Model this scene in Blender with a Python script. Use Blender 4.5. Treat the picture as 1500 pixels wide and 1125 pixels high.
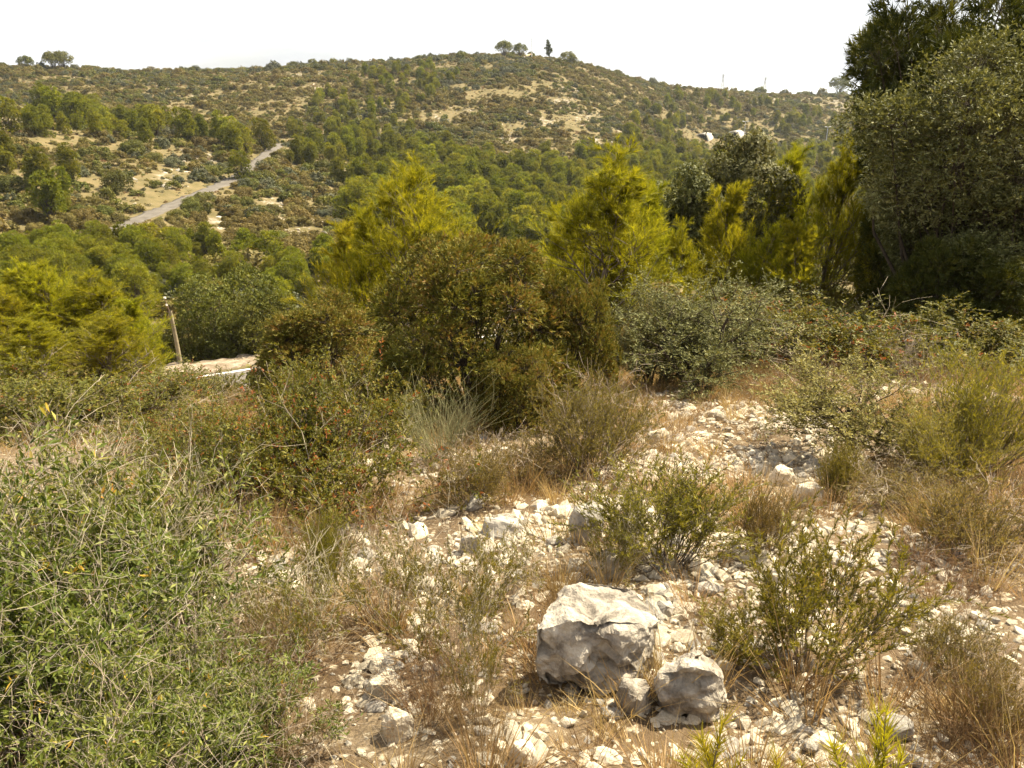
import bpy, bmesh, math
import numpy as np
from mathutils import Vector

R = math.radians
sc = bpy.context.scene
COL = sc.collection
for o in list(bpy.data.objects):
    bpy.data.objects.remove(o)

# ------------------------------------------------------------------ camera
EYE = 1.65
FPX, PITCH = 1168.0, R(20.4)
cam = bpy.data.cameras.new("camera")
cam.sensor_width = 36.0
cam.lens = FPX / 1500.0 * 36.0
cam.clip_start, cam.clip_end = 0.05, 80000.0
cam_ob = bpy.data.objects.new("camera", cam)
COL.objects.link(cam_ob)
cam_ob.location = (0, 0, EYE)
cam_ob.rotation_euler = (math.pi / 2 - PITCH, 0, 0)
sc.camera = cam_ob

# ------------------------------------------------------------------ sun, sky, exposure
SUN_AZ, SUN_EL = R(60), R(55)
sdir = Vector((math.sin(SUN_AZ) * math.cos(SUN_EL), math.cos(SUN_AZ) * math.cos(SUN_EL), math.sin(SUN_EL)))
sun = bpy.data.lights.new("sun", 'SUN')
sun.energy, sun.angle, sun.color = 5.0, R(0.55), (1.0, 0.915, 0.72)
sun_ob = bpy.data.objects.new("sun", sun)
COL.objects.link(sun_ob)
sun_ob.location = (40, 40, 60)
sun_ob.rotation_euler = (-sdir).to_track_quat('-Z', 'Y').to_euler()

world = bpy.data.worlds.new("World")
sc.world = world
world.use_nodes = True
wn, wl = world.node_tree.nodes, world.node_tree.links
wn.clear()
w_out = wn.new('ShaderNodeOutputWorld')
w_bg = wn.new('ShaderNodeBackground')
w_bg.inputs['Strength'].default_value = 0.09
w_sky = wn.new('ShaderNodeTexSky')
w_sky.sky_type = 'NISHITA'
w_sky.sun_disc = False
w_sky.sun_elevation, w_sky.sun_rotation = SUN_EL, SUN_AZ
w_sky.air_density, w_sky.dust_density, w_sky.ozone_density = 1.0, 2.5, 1.0
# thin bright cloud veil over the whole sky, with soft greyer folds
w_tc = wn.new('ShaderNodeTexCoord')
w_map = wn.new('ShaderNodeMapping')
w_map.inputs['Scale'].default_value = (1.6, 1.6, 6.5)
w_map.inputs['Location'].default_value = (0.35, 0.1, 0.2)
w_n1 = wn.new('ShaderNodeTexNoise')
w_n1.inputs['Scale'].default_value = 1.7
w_n1.inputs['Detail'].default_value = 7
w_n1.inputs['Roughness'].default_value = 0.58
w_cr = wn.new('ShaderNodeValToRGB')
w_cr.color_ramp.elements[0].position, w_cr.color_ramp.elements[1].position = 0.33, 0.60
w_cr.color_ramp.elements[0].color = (0.52, 0.52, 0.52, 1)
w_cr.color_ramp.elements[1].color = (1, 1, 1, 1)
w_n2 = wn.new('ShaderNodeTexNoise')
w_n2.inputs['Scale'].default_value = 2.6
w_n2.inputs['Detail'].default_value = 6
w_cr2 = wn.new('ShaderNodeValToRGB')
w_cr2.color_ramp.elements[0].position, w_cr2.color_ramp.elements[1].position = 0.44, 0.60
w_cr2.color_ramp.elements[0].color = (3.85, 3.95, 4.2, 1)
w_cr2.color_ramp.elements[1].color = (4.9, 4.88, 4.85, 1)
w_mix = wn.new('ShaderNodeMixRGB')
wl.new(w_tc.outputs['Generated'], w_map.inputs['Vector'])
wl.new(w_map.outputs['Vector'], w_n1.inputs['Vector'])
wl.new(w_map.outputs['Vector'], w_n2.inputs['Vector'])
wl.new(w_n1.outputs['Fac'], w_cr.inputs['Fac'])
wl.new(w_n2.outputs['Fac'], w_cr2.inputs['Fac'])
wl.new(w_cr.outputs['Color'], w_mix.inputs['Fac'])
wl.new(w_sky.outputs['Color'], w_mix.inputs['Color1'])
wl.new(w_cr2.outputs['Color'], w_mix.inputs['Color2'])
wl.new(w_mix.outputs['Color'], w_bg.inputs['Color'])
wl.new(w_bg.outputs['Background'], w_out.inputs['Surface'])

sc.view_settings.view_transform = 'Standard'
sc.view_settings.look = 'None'
sc.view_settings.exposure = 1.55
sc.view_settings.gamma = 1.0
sc.view_settings.use_curve_mapping = False
sc.render.engine = 'CYCLES'
sc.cycles.max_bounces = 4
sc.cycles.diffuse_bounces = 2
sc.cycles.transmission_bounces = 4
sc.cycles.glossy_bounces = 2
sc.cycles.use_denoising = True
sc.cycles.caustics_reflective = sc.cycles.caustics_refractive = False
sc.cycles.use_light_tree = False
sc.cycles.use_adaptive_sampling = True
sc.cycles.adaptive_threshold = 0.02

# ------------------------------------------------------------------ materials
def _mat(name):
    m = bpy.data.materials.new(name)
    m.use_nodes = True
    n, l = m.node_tree.nodes, m.node_tree.links
    n.clear()
    return m, n, l, n.new('ShaderNodeOutputMaterial')

def _ramp(n, stops):
    r = n.new('ShaderNodeValToRGB')
    e = r.color_ramp.elements
    while len(e) < len(stops):
        e.new(0.5)
    for k, (p, c) in enumerate(stops):
        e[k].position = p
        e[k].color = (c[0], c[1], c[2], 1)
    return r

def leaf_mat(name, stops, trans=0.4, tcol=(1.25, 1.2, 0.7), rough=0.55, spec=0.12, objvar=0.25):
    """foliage: colour by leaf (tint attribute), varied a little from plant to plant"""
    m, n, l, out = _mat(name)
    at = n.new('ShaderNodeAttribute'); at.attribute_name = 'tint'
    rp = _ramp(n, stops)
    l.new(at.outputs['Fac'], rp.inputs['Fac'])
    oi = n.new('ShaderNodeObjectInfo')
    mr = n.new('ShaderNodeMapRange')
    mr.inputs['To Min'].default_value, mr.inputs['To Max'].default_value = 1 - objvar, 1 + objvar
    l.new(oi.outputs['Random'], mr.inputs['Value'])
    hs = n.new('ShaderNodeHueSaturation')
    l.new(rp.outputs['Color'], hs.inputs['Color'])
    l.new(mr.outputs['Result'], hs.inputs['Value'])
    mr2 = n.new('ShaderNodeMapRange')
    mr2.inputs['To Min'].default_value, mr2.inputs['To Max'].default_value = 0.485, 0.512
    ml = n.new('ShaderNodeMath'); ml.operation = 'MULTIPLY'; ml.inputs[1].default_value = 7.31
    fr = n.new('ShaderNodeMath'); fr.operation = 'FRACT'
    l.new(oi.outputs['Random'], ml.inputs[0]); l.new(ml.outputs[0], fr.inputs[0])
    l.new(fr.outputs[0], mr2.inputs['Value']); l.new(mr2.outputs['Result'], hs.inputs['Hue'])
    pb = n.new('ShaderNodeBsdfPrincipled')
    pb.inputs['Roughness'].default_value = rough
    pb.inputs['Specular IOR Level'].default_value = spec
    l.new(hs.outputs['Color'], pb.inputs['Base Color'])
    if trans > 0:
        tm = n.new('ShaderNodeMixRGB'); tm.blend_type = 'MULTIPLY'; tm.inputs['Fac'].default_value = 1
        tm.inputs['Color2'].default_value = (*tcol, 1)
        l.new(hs.outputs['Color'], tm.inputs['Color1'])
        tb = n.new('ShaderNodeBsdfTranslucent')
        l.new(tm.outputs['Color'], tb.inputs['Color'])
        mx = n.new('ShaderNodeMixShader'); mx.inputs['Fac'].default_value = trans
        l.new(pb.outputs[0], mx.inputs[1]); l.new(tb.outputs[0], mx.inputs[2])
        l.new(mx.outputs[0], out.inputs['Surface'])
    else:
        l.new(pb.outputs[0], out.inputs['Surface'])
    return m

def noise_mat(name, stops, scale, detail=6, rough=0.9, bump=0.3, bscale=None, bdist=0.02, spec=0.2, objvar=0.0, coord='Object', dist=0.0):
    m, n, l, out = _mat(name)
    tc = n.new('ShaderNodeTexCoord')
    nz = n.new('ShaderNodeTexNoise')
    nz.inputs['Scale'].default_value = scale
    nz.inputs['Detail'].default_value = detail
    nz.inputs['Roughness'].default_value = 0.62
    nz.inputs['Distortion'].default_value = dist
    l.new(tc.outputs[coord], nz.inputs['Vector'])
    rp = _ramp(n, stops)
    l.new(nz.outputs['Fac'], rp.inputs['Fac'])
    pb = n.new('ShaderNodeBsdfPrincipled')
    pb.inputs['Roughness'].default_value = rough
    pb.inputs['Specular IOR Level'].default_value = spec
    col = rp.outputs['Color']
    if objvar:
        oi = n.new('ShaderNodeObjectInfo')
        mr = n.new('ShaderNodeMapRange')
        mr.inputs['To Min'].default_value, mr.inputs['To Max'].default_value = 1 - objvar, 1 + objvar * 0.5
        l.new(oi.outputs['Random'], mr.inputs['Value'])
        hs = n.new('ShaderNodeHueSaturation')
        l.new(col, hs.inputs['Color']); l.new(mr.outputs['Result'], hs.inputs['Value'])
        col = hs.outputs['Color']
    l.new(col, pb.inputs['Base Color'])
    if bump:
        nb = n.new('ShaderNodeTexNoise')
        nb.inputs['Scale'].default_value = bscale or scale * 3
        nb.inputs['Detail'].default_value = 8
        nb.inputs['Roughness'].default_value = 0.65
        l.new(tc.outputs[coord], nb.inputs['Vector'])
        bp = n.new('ShaderNodeBump')
        bp.inputs['Strength'].default_value = bump
        bp.inputs['Distance'].default_value = bdist
        l.new(nb.outputs['Fac'], bp.inputs['Height'])
        l.new(bp.outputs[0], pb.inputs['Normal'])
    l.new(pb.outputs[0], out.inputs['Surface'])
    return m

M = {}
M['pine'] = leaf_mat('pine_needles_young', [(0, (.088, .097, .008)), (.5, (.208, .203, .013)), (1, (.35, .315, .021))], .5, (1.3, 1.22, .55), objvar=.12)
M['pine_mid'] = leaf_mat('pine_needles_wood', [(0, (.085, .10, .011)), (.6, (.185, .198, .018)), (1, (.31, .295, .028))], .35, (1.35, 1.2, .55), objvar=.28)
M['pine_dark'] = leaf_mat('pine_needles_dark_shade', [(0, (.025, .032, .007)), (.6, (.055, .062, .010)), (1, (.12, .115, .016))], .25, (1.4, 1.2, .5), objvar=.15)  # albedo lowered to paint in some shade of the backlit trees
M['olive'] = leaf_mat('olive_leaves', [(0, (.065, .068, .020)), (.6, (.15, .148, .050)), (1, (.31, .29, .125))], .22, (1.3, 1.2, .6), rough=.6, spec=.15, objvar=.1)
M['juniper'] = leaf_mat('juniper_sprays', [(0, (.045, .048, .008)), (.45, (.132, .122, .020)), (.75, (.21, .172, .034)), (1, (.22, .115, .034))], .22, (1.3, 1.1, .55), objvar=.08)
M['lentisk'] = leaf_mat('lentisk_leaves', [(0, (.055, .064, .009)), (.5, (.13, .13, .017)), (.86, (.23, .20, .034)), (.92, (.24, .115, .025)), (1, (.25, .08, .02))], .35, (1.35, 1.15, .55), rough=.55, spec=.2, objvar=.08)
M['phillyrea'] = leaf_mat('narrow_evergreen_leaves', [(0, (.052, .068, .010)), (.55, (.128, .148, .022)), (.93, (.29, .28, .08)), (.97, (.48, .29, .05)), (1, (.48, .26, .04))], .38, (1.3, 1.2, .55), rough=.55, spec=.2, objvar=.08)
M['rosemary'] = leaf_mat('needle_leaves_heath', [(0, (.09, .085, .012)), (.6, (.20, .178, .022)), (1, (.33, .27, .045))], .35, (1.35, 1.2, .55), objvar=.12)
M['heath'] = leaf_mat('heath_leaves', [(0, (.11, .085, .02)), (.5, (.215, .165, .038)), (1, (.33, .245, .07))], .35, (1.2, 1.1, .6), objvar=.15)
M['broom'] = leaf_mat('grey_green_stems', [(0, (.14, .135, .065)), (.6, (.235, .215, .105)), (1, (.36, .30, .17))], .2, (1.1, 1.1, .7), objvar=.12)
M['straw'] = leaf_mat('dry_straw', [(0, (.25, .155, .06)), (.5, (.40, .275, .115)), (1, (.54, .40, .19))], .3, (1.1, 1.0, .7), objvar=.2)
M['rustgrass'] = leaf_mat('dead_brown_stems', [(0, (.15, .085, .035)), (.6, (.26, .16, .07)), (1, (.38, .265, .12))], .2, (1.1, 1.0, .7), objvar=.2)
M['garrigue'] = leaf_mat('hill_shrub_leaves', [(0, (.085, .070, .020)), (.5, (.160, .130, .037)), (1, (.25, .20, .064))], .3, (1.2, 1.1, .6), objvar=.3)
M['garrigue_green'] = leaf_mat('hill_shrub_green_leaves', [(0, (.060, .066, .013)), (.5, (.120, .123, .024)), (1, (.20, .19, .043))], .3, (1.2, 1.1, .6), objvar=.25)
M['garrigue_grey'] = leaf_mat('hill_shrub_grey_leaves', [(0, (.06, .062, .03)), (.5, (.11, .11, .053)), (1, (.18, .17, .09))], .2, (1.1, 1.1, .8), objvar=.2)
M['thorn'] = leaf_mat('pale_yellow_green_leaves', [(0, (.13, .125, .03)), (.5, (.23, .21, .06)), (1, (.34, .30, .11))], .3, (1.2, 1.1, .6), objvar=.1)
M['deadbrush'] = leaf_mat('pale_dead_twigs', [(0, (.20, .15, .10)), (.5, (.34, .27, .185)), (1, (.48, .41, .30))], 0, objvar=.12)
M['bark'] = noise_mat('bark_grey_brown', [(.3, (.075, .055, .04)), (.7, (.21, .17, .13))], 14, bump=.5, bdist=.01)
M['bark_dark'] = noise_mat('bark_dark', [(.3, (.035, .026, .018)), (.7, (.10, .075, .05))], 14, bump=.5, bdist=.01)
M['bark_pale'] = noise_mat('bark_pale_twigs', [(.3, (.26, .215, .155)), (.7, (.48, .42, .33))], 20, bump=.2, bdist=.004)
M['stone'] = noise_mat('limestone_cream', [(.25, (.30, .235, .155)), (.40, (.48, .40, .28)), (.58, (.60, .515, .385)), (.8, (.68, .605, .475))], 9, bump=.55, bscale=38, bdist=.012, objvar=.42)
M['stone_grey'] = noise_mat('limestone_grey', [(.28, (.17, .15, .125)), (.5, (.32, .285, .235)), (.72, (.52, .46, .37))], 7, bump=.6, bscale=34, bdist=.012, objvar=.2)
M['wood_pole'] = noise_mat('weathered_pole_wood', [(.3, (.16, .125, .075)), (.7, (.34, .28, .17))], 3, bump=.4, bdist=.01)
M['metal_rust'] = noise_mat('rusty_metal', [(.35, (.10, .055, .035)), (.7, (.22, .15, .10))], 9, rough=.7, bump=.1)
M['ceramic'] = noise_mat('pale_insulator', [(.3, (.62, .56, .46)), (.7, (.75, .70, .60))], 5, rough=.35, bump=0)
M['asphalt'] = noise_mat('old_asphalt', [(.3, (.095, .08, .064)), (.55, (.13, .112, .09)), (.8, (.18, .155, .125))], .7, rough=.95, bump=.25, bscale=30, bdist=.01)
M['verge'] = noise_mat('cream_gravel', [(.3, (.13, .092, .055)), (.5, (.22, .17, .115)), (.7, (.36, .30, .22))], 2.2, bump=.6, bscale=9, bdist=.08)
M['line'] = noise_mat('worn_road_line', [(.35, (.52, .48, .41)), (.6, (.76, .73, .66))], 3, bump=0)
M['concrete'] = noise_mat('pale_concrete', [(.3, (.36, .32, .26)), (.7, (.52, .47, .39))], .6, bump=.1)
M['dark'] = noise_mat('tunnel_bore_shade', [(.3, (.03, .028, .025)), (.7, (.055, .05, .045))], .4, bump=0)  # dark colour stands in for the shade inside the tunnel bores
M['galv'] = noise_mat('galvanised_steel', [(.3, (.42, .43, .43)), (.7, (.56, .57, .57))], 2, rough=.5, bump=0)
M['white'] = noise_mat('white_paint', [(.3, (.72, .70, .66)), (.7, (.80, .79, .76))], 1, rough=.6, bump=0)
M['red'] = noise_mat('red_paint', [(.3, (.36, .04, .03)), (.7, (.46, .06, .045))], 1, rough=.5, bump=0)
M['earth'] = noise_mat('tan_earth', [(.3, (.33, .23, .13)), (.7, (.52, .39, .24))], .4, bump=.4, bscale=1.5, bdist=.3)
M['wallstone'] = noise_mat('dry_stone', [(.3, (.28, .25, .20)), (.7, (.46, .42, .35))], .8, bump=.4, bscale=3, bdist=.1)

def ground_mat():
    m, n, l, out = _mat('stony_ground')
    geo = n.new('ShaderNodeNewGeometry')
    def noise(scale, detail=7, rough=.6):
        z = n.new('ShaderNodeTexNoise')
        z.inputs['Scale'].default_value = scale
        z.inputs['Detail'].default_value = detail
        z.inputs['Roughness'].default_value = rough
        l.new(geo.outputs['Position'], z.inputs['Vector'])
        return z
    def mix(fac, a, b):
        x = n.new('ShaderNodeMixRGB')
        l.new(fac, x.inputs['Fac'])
        for s, v in ((x.inputs['Color1'], a), (x.inputs['Color2'], b)):
            if isinstance(v, tuple): s.default_value = (*v, 1)
            else: l.new(v, s)
        return x.outputs['Color']
    # soil with litter and pale limestone grit
    n1, n2, n3, n4 = noise(1.7), noise(22), noise(.06), noise(.35)
    r1 = _ramp(n, [(.3, (.075, .047, .025)), (.5, (.14, .094, .052)), (.68, (.24, .18, .11))])
    l.new(n1.outputs['Fac'], r1.inputs['Fac'])
    r2 = _ramp(n, [(.56, (0, 0, 0)), (.66, (1, 1, 1))])
    l.new(n2.outputs['Fac'], r2.inputs['Fac'])
    near = mix(r2.outputs['Color'], r1.outputs['Color'], (.46, .38, .26))
    # far slopes: dry herb layer, earth, and rock where the 'rock' attribute says so
    r3 = _ramp(n, [(.30, (.085, .070, .027)), (.5, (.138, .107, .045)), (.70, (.185, .135, .064))])
    l.new(n4.outputs['Fac'], r3.inputs['Fac'])
    r5 = _ramp(n, [(.35, (.19, .135, .078)), (.55, (.30, .25, .18)), (.8, (.38, .34, .27))])
    l.new(n4.outputs['Fac'], r5.inputs['Fac'])
    at = n.new('ShaderNodeAttribute'); at.attribute_name = 'rock'
    ad = n.new('ShaderNodeMath'); ad.operation = 'ADD'
    l.new(at.outputs['Fac'], ad.inputs[0]); l.new(n4.outputs['Fac'], ad.inputs[1])
    r4 = _ramp(n, [(.70, (0, 0, 0)), (.80, (1, 1, 1))])
    l.new(ad.outputs[0], r4.inputs['Fac'])
    n6 = noise(1.1, 6, .7)
    r6 = _ramp(n, [(.38, (0, 0, 0)), (.56, (1, 1, 1))])
    l.new(n6.outputs['Fac'], r6.inputs['Fac'])
    rock = mix(r6.outputs['Color'], (.125, .098, .045), r5.outputs['Color'])
    far = mix(r4.outputs['Color'], r3.outputs['Color'], rock)
    at2 = n.new('ShaderNodeAttribute'); at2.attribute_name = 'stony'
    col = mix(at2.outputs['Fac'], far, near)
    pb = n.new('ShaderNodeBsdfPrincipled')
    pb.inputs['Roughness'].default_value = .95
    pb.inputs['Specular IOR Level'].default_value = .15
    l.new(col, pb.inputs['Base Color'])
    bp = n.new('ShaderNodeBump')
    bp.inputs['Strength'].default_value = .8
    bp.inputs['Distance'].default_value = .03
    n5 = noise(30, 9, .7)
    l.new(n5.outputs['Fac'], bp.inputs['Height'])
    l.new(bp.outputs[0], pb.inputs['Normal'])
    l.new(pb.outputs[0], out.inputs['Surface'])
    return m
M['ground'] = ground_mat()

def sea_mat():
    m, n, l, out = _mat('sea_water')
    pb = n.new('ShaderNodeBsdfPrincipled')
    pb.inputs['Base Color'].default_value = (.12, .20, .27, 1)
    pb.inputs['Roughness'].default_value = .35
    l.new(pb.outputs[0], out.inputs['Surface'])
    return m
M['sea'] = sea_mat()

# ------------------------------------------------------------------ noise and projection helpers
def _hash(ix, iy, seed):
    h = (ix.astype(np.int64) * 374761393 + iy.astype(np.int64) * 668265263 + seed * 1442695041) & 0x7fffffff
    h = ((h ^ (h >> 13)) * 1274126177) & 0x7fffffff
    return ((h ^ (h >> 16)) & 0xffff) / 65535.0

def vnoise(x, y, seed=0):
    ix, iy = np.floor(x), np.floor(y)
    fx, fy = x - ix, y - iy
    fx, fy = fx * fx * (3 - 2 * fx), fy * fy * (3 - 2 * fy)
    a, b = _hash(ix, iy, seed), _hash(ix + 1, iy, seed)
    c, d = _hash(ix, iy + 1, seed), _hash(ix + 1, iy + 1, seed)
    return (a * (1 - fx) + b * fx) * (1 - fy) + (c * (1 - fx) + d * fx) * fy

def fbm(x, y, seed=0, oct=4):
    s, a, t = 0, 1.0, 0
    for k in range(oct):
        s = s + a * vnoise(x * 2 ** k, y * 2 ** k, seed + k * 17)
        t += a; a *= .5
    return s / t

def sstep(a, b, x):
    t = np.clip((x - a) / (b - a), 0, 1)
    return t * t * (3 - 2 * t)

CP, SP = math.cos(PITCH), math.sin(PITCH)
def ray(px, py):
    u, v = (px - 750.0) / FPX, (562.5 - py) / FPX
    return u, CP + v * SP, -SP + v * CP
def unproj(px, py, Y):
    """world point seen at a pixel, at the depth Y north of the camera"""
    dx, dy, dz = ray(px, py)
    return np.array((dx / dy * Y, Y, EYE + dz / dy * Y))
def project(P):
    P = np.asarray(P, float)
    x, y, z = P[..., 0], P[..., 1], P[..., 2] - EYE
    dep = y * CP - z * SP
    up = y * SP + z * CP
    dep = np.maximum(dep, 1e-3)
    return 750 + FPX * x / dep, 562.5 - FPX * up / dep

# ------------------------------------------------------------------ terrain
TCOLS = {
    -900: [(6, -2.9), (9, -3.9), (14, -5.6), (22, -8.8), (42, -14.0), (60, -17), (85, -18), (105, -15), (140, -10), (200, 2), (300, 6), (450, 15), (520, 14), (750, -30)],
    -150: [(6, -2.9), (9, -3.8), (14, -5.4), (22, -8.7), (42, -15.0), (60, -19), (85, -21), (105, -19), (140, -13), (200, -1.5), (215, -1), (270, -5), (350, -2), (440, 11), (500, 11), (700, -28)],
    0: [(6, -2.9), (9, -3.7), (14, -5.3), (22, -8.6), (42, -15.4), (60, -19.8), (85, -22), (105, -20.5), (140, -15.5), (200, -4.2), (215, -4), (270, -9), (350, -4), (440, 10.3), (500, 9.5), (700, -30)],
    125: [(6, -2.9), (9, -3.7), (14, -5.3), (22, -8.6), (42, -15.3), (60, -20), (85, -22.5), (105, -21.8), (140, -17.5), (205, -9.5), (220, -9.5), (270, -13), (350, -5), (445, 9), (500, 8), (700, -30)],
    250: [(6, -2.9), (9, -3.65), (14, -5.4), (22, -8.7), (42, -15.3), (60, -20.3), (85, -23), (110, -22.8), (140, -20), (180, -15.5), (212, -12), (270, -15), (350, -6), (450, 8.0), (510, 7), (700, -30)],
    400: [(6, -2.9), (9, -3.6), (14, -5.5), (22, -8.8), (42, -16), (60, -20.8), (85, -24), (110, -23.8), (140, -21.5), (180, -18), (225, -14.4), (270, -18), (320, -13), (470, 10.4), (520, 9), (720, -30)],
    500: [(6, -2.87), (9, -3.5), (14, -5.5), (22, -8.8), (42, -16.5), (60, -21), (85, -24.5), (130, -23.5), (180, -22.5), (225, -21.5), (300, -15), (480, 13.2), (520, 13), (740, -30)],
    625: [(6, -2.85), (9, -3.45), (12, -4.4), (15, -5.8), (22, -8.8), (42, -17), (60, -21.3), (85, -25), (140, -26), (200, -25.5), (270, -21), (320, -14), (480, 15.2), (530, 15), (760, -30)],
    780: [(6, -2.85), (9, -3.45), (12, -4.4), (15, -5.8), (22, -8.8), (42, -17), (60, -21.5), (85, -25.5), (140, -28), (200, -29), (260, -26), (310, -19), (400, 4), (485, 19.6), (530, 20.3), (800, -30)],
    900: [(6, -2.85), (9, -3.42), (12, -4.3), (15, -5.6), (22, -8.6), (42, -17), (60, -21.5), (85, -25.5), (140, -29), (200, -30), (300, -25), (350, -17), (500, 10.3), (540, 9.5), (800, -40)],
    1000: [(6, -2.85), (9, -3.4), (14, -5.0), (22, -8.2), (42, -16), (60, -21), (85, -25.5), (140, -29), (200, -30), (300, -31), (438, -33), (470, -18.5), (560, 2.0), (600, 1), (850, -50)],
    1125: [(6, -2.83), (9, -3.37), (14, -4.7), (22, -7.6), (42, -15), (60, -20), (85, -25), (140, -29), (300, -31), (440, -33), (480, -20), (620, -2.6), (660, -4), (900, -60)],
    1250: [(6, -2.8), (9, -3.3), (14, -4.4), (22, -7.0), (42, -14), (60, -19.5), (85, -24), (140, -28), (300, -30), (450, -28), (520, -19), (640, -4.6), (680, -6), (900, -60)],
    1500: [(6, -2.75), (9, -3.2), (14, -4.2), (22, -6.5), (42, -13.5), (60, -19), (85, -24), (140, -28), (300, -30), (450, -28), (520, -19), (650, -6), (690, -7), (900, -60)],
    2300: [(6, -2.6), (9, -3.0), (14, -3.9), (22, -6.0), (42, -12), (60, -17), (85, -22), (140, -26), (300, -28), (450, -26), (520, -17), (650, -7), (700, -8), (900, -60)],
}
_ks = sorted(TCOLS)
_kt = np.array([(k - 750) / FPX / 1.03 for k in _ks])
_lg = np.linspace(math.log(4), math.log(9000), 330)
_tg = np.linspace(_kt[0], _kt[-1], 220)
_cols = []
for k in _ks:
    pts = [(4, -2.45)] + TCOLS[k] + [(1500, -118), (2600, -134), (9000, -134)]
    _cols.append(np.interp(_lg, [math.log(p[0]) for p in pts], [p[1] for p in pts]))
_cols = np.array(_cols)
TG = np.array([np.interp(_tg, _kt, _cols[:, j]) for j in range(len(_lg))])       # [logY, t]
def _blur(A, axis, w, it):
    for _ in range(it):
        B = np.concatenate([np.repeat(np.take(A, [0], axis), w, axis), A, np.repeat(np.take(A, [-1], axis), w, axis)], axis)
        n = A.shape[axis]
        A = sum(np.take(B, range(k, k + n), axis) for k in range(2 * w + 1)) / (2 * w + 1)
    return A
TG = _blur(_blur(TG, 0, 2, 2), 1, 4, 2)

ROADS = []      # (points (n,3), half width of the level bed)
def base_ground(X, Y):
    X, Y = np.asarray(X, float), np.asarray(Y, float)
    Yc = np.maximum(Y, 4.0)
    t = np.clip(X / Yc, _tg[0], _tg[-1] - 1e-6)
    a = np.clip((np.log(Yc) - _lg[0]) / (_lg[1] - _lg[0]), 0, len(_lg) - 1.001)
    b = np.clip((t - _tg[0]) / (_tg[1] - _tg[0]), 0, len(_tg) - 1.001)
    i, j = a.astype(int), b.astype(int)
    fa, fb = a - i, b - j
    far = (TG[i, j] * (1 - fb) + TG[i, j + 1] * fb) * (1 - fa) + (TG[i + 1, j] * (1 - fb) + TG[i + 1, j + 1] * fb) * fa
    near = -1.65 - np.where(Y > 0, .2 * Y, .1 * Y) + .03 * np.clip(X, -6, 6)
    w = sstep(6, 10, Y)
    z = near * (1 - w) + far * w
    amp = np.clip(Y * .006, 0, 1.3) * (1 - sstep(700, 900, Y))
    z = z + amp * 2 * (fbm(X / 26, Y / 26, 5) - .5) + amp * .9 * (fbm(X / 7, Y / 7, 9, 2) - .5)
    nn = 1 - sstep(15, 40, np.abs(Y))
    z = z + nn * (.16 * (fbm(X / 1.9, Y / 1.9, 21, 3) - .5) + .05 * (fbm(X / .35, Y / .35, 33, 2) - .5))
    return z + EYE
def ground(X, Y):
    z = base_ground(X, Y)
    X, Y = np.asarray(X, float), np.asarray(Y, float)
    for pts, hw in ROADS:
        lo, hi = pts[:, :2].min(0) - hw * 3, pts[:, :2].max(0) + hw * 3
        sel = (X > lo[0]) & (X < hi[0]) & (Y > lo[1]) & (Y < hi[1])
        if not np.any(sel): continue
        xs, ys = X[sel], Y[sel]
        d2 = (xs[..., None] - pts[:, 0]) ** 2 + (ys[..., None] - pts[:, 1]) ** 2
        k = d2.argmin(-1)
        w = 1 - sstep(hw, hw * 2.4, np.sqrt(np.take_along_axis(d2, k[..., None], -1)[..., 0]))
        zz = z[sel] if z.ndim else z
        new = zz * (1 - w) + (pts[k, 2]) * w
        if z.ndim: z[sel] = new
        else: z = np.float64(new)
    return z
def gz(x, y):
    return float(ground(np.array([x]), np.array([y]))[0])
def hit(px, py, ymin=.8, ymax=900):
    """where the ray through a pixel meets the ground"""
    dx, dy, dz = ray(px, py)
    Y = np.exp(np.linspace(math.log(ymin), math.log(ymax), 4000))
    X = dx / dy * Y
    zr = EYE + dz / dy * Y
    k = np.nonzero(zr < ground(X, Y))[0]
    k = k[0] if len(k) else len(Y) - 1
    return np.array((X[k], Y[k], ground(X[k:k + 1], Y[k:k + 1])[0]))

def road_pts(ctrl, n=140):
    c = np.array(ctrl, float)
    s = np.r_[0, np.cumsum(np.linalg.norm(np.diff(c, axis=0), axis=1))]
    u = np.linspace(0, s[-1], n)
    p = np.stack([np.interp(u, s, c[:, k]) for k in range(c.shape[1])], 1)
    for _ in range(12):
        p[1:-1] = (p[:-2] + p[1:-1] * 2 + p[2:]) / 4
    return p
# road below the slope: level bed running away past the wooden pole
rd1 = road_pts([(-46, 20.5, EYE - 14.3), (-32, 29.5, EYE - 14.8), (-16.0, 39.9, EYE - 15.2), (-10, 43.8, EYE - 15.4), (6, 55, EYE - 16.6), (20, 66, EYE - 18.0)])
# track climbing over the shoulder of the hillside
_tr = [hit(px, py) for px, py in ((150, 345), (232, 310), (285, 288), (345, 262), (375, 240), (393, 224), (409, 211))]
_tr = np.array(_tr)
_tr = np.vstack([_tr, _tr[-1] + np.array((9, 14, -.6))])
rd2 = road_pts(_tr)
ROADS.append((rd1, 4.6))
ROADS.append((rd2, 2.6))

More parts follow.
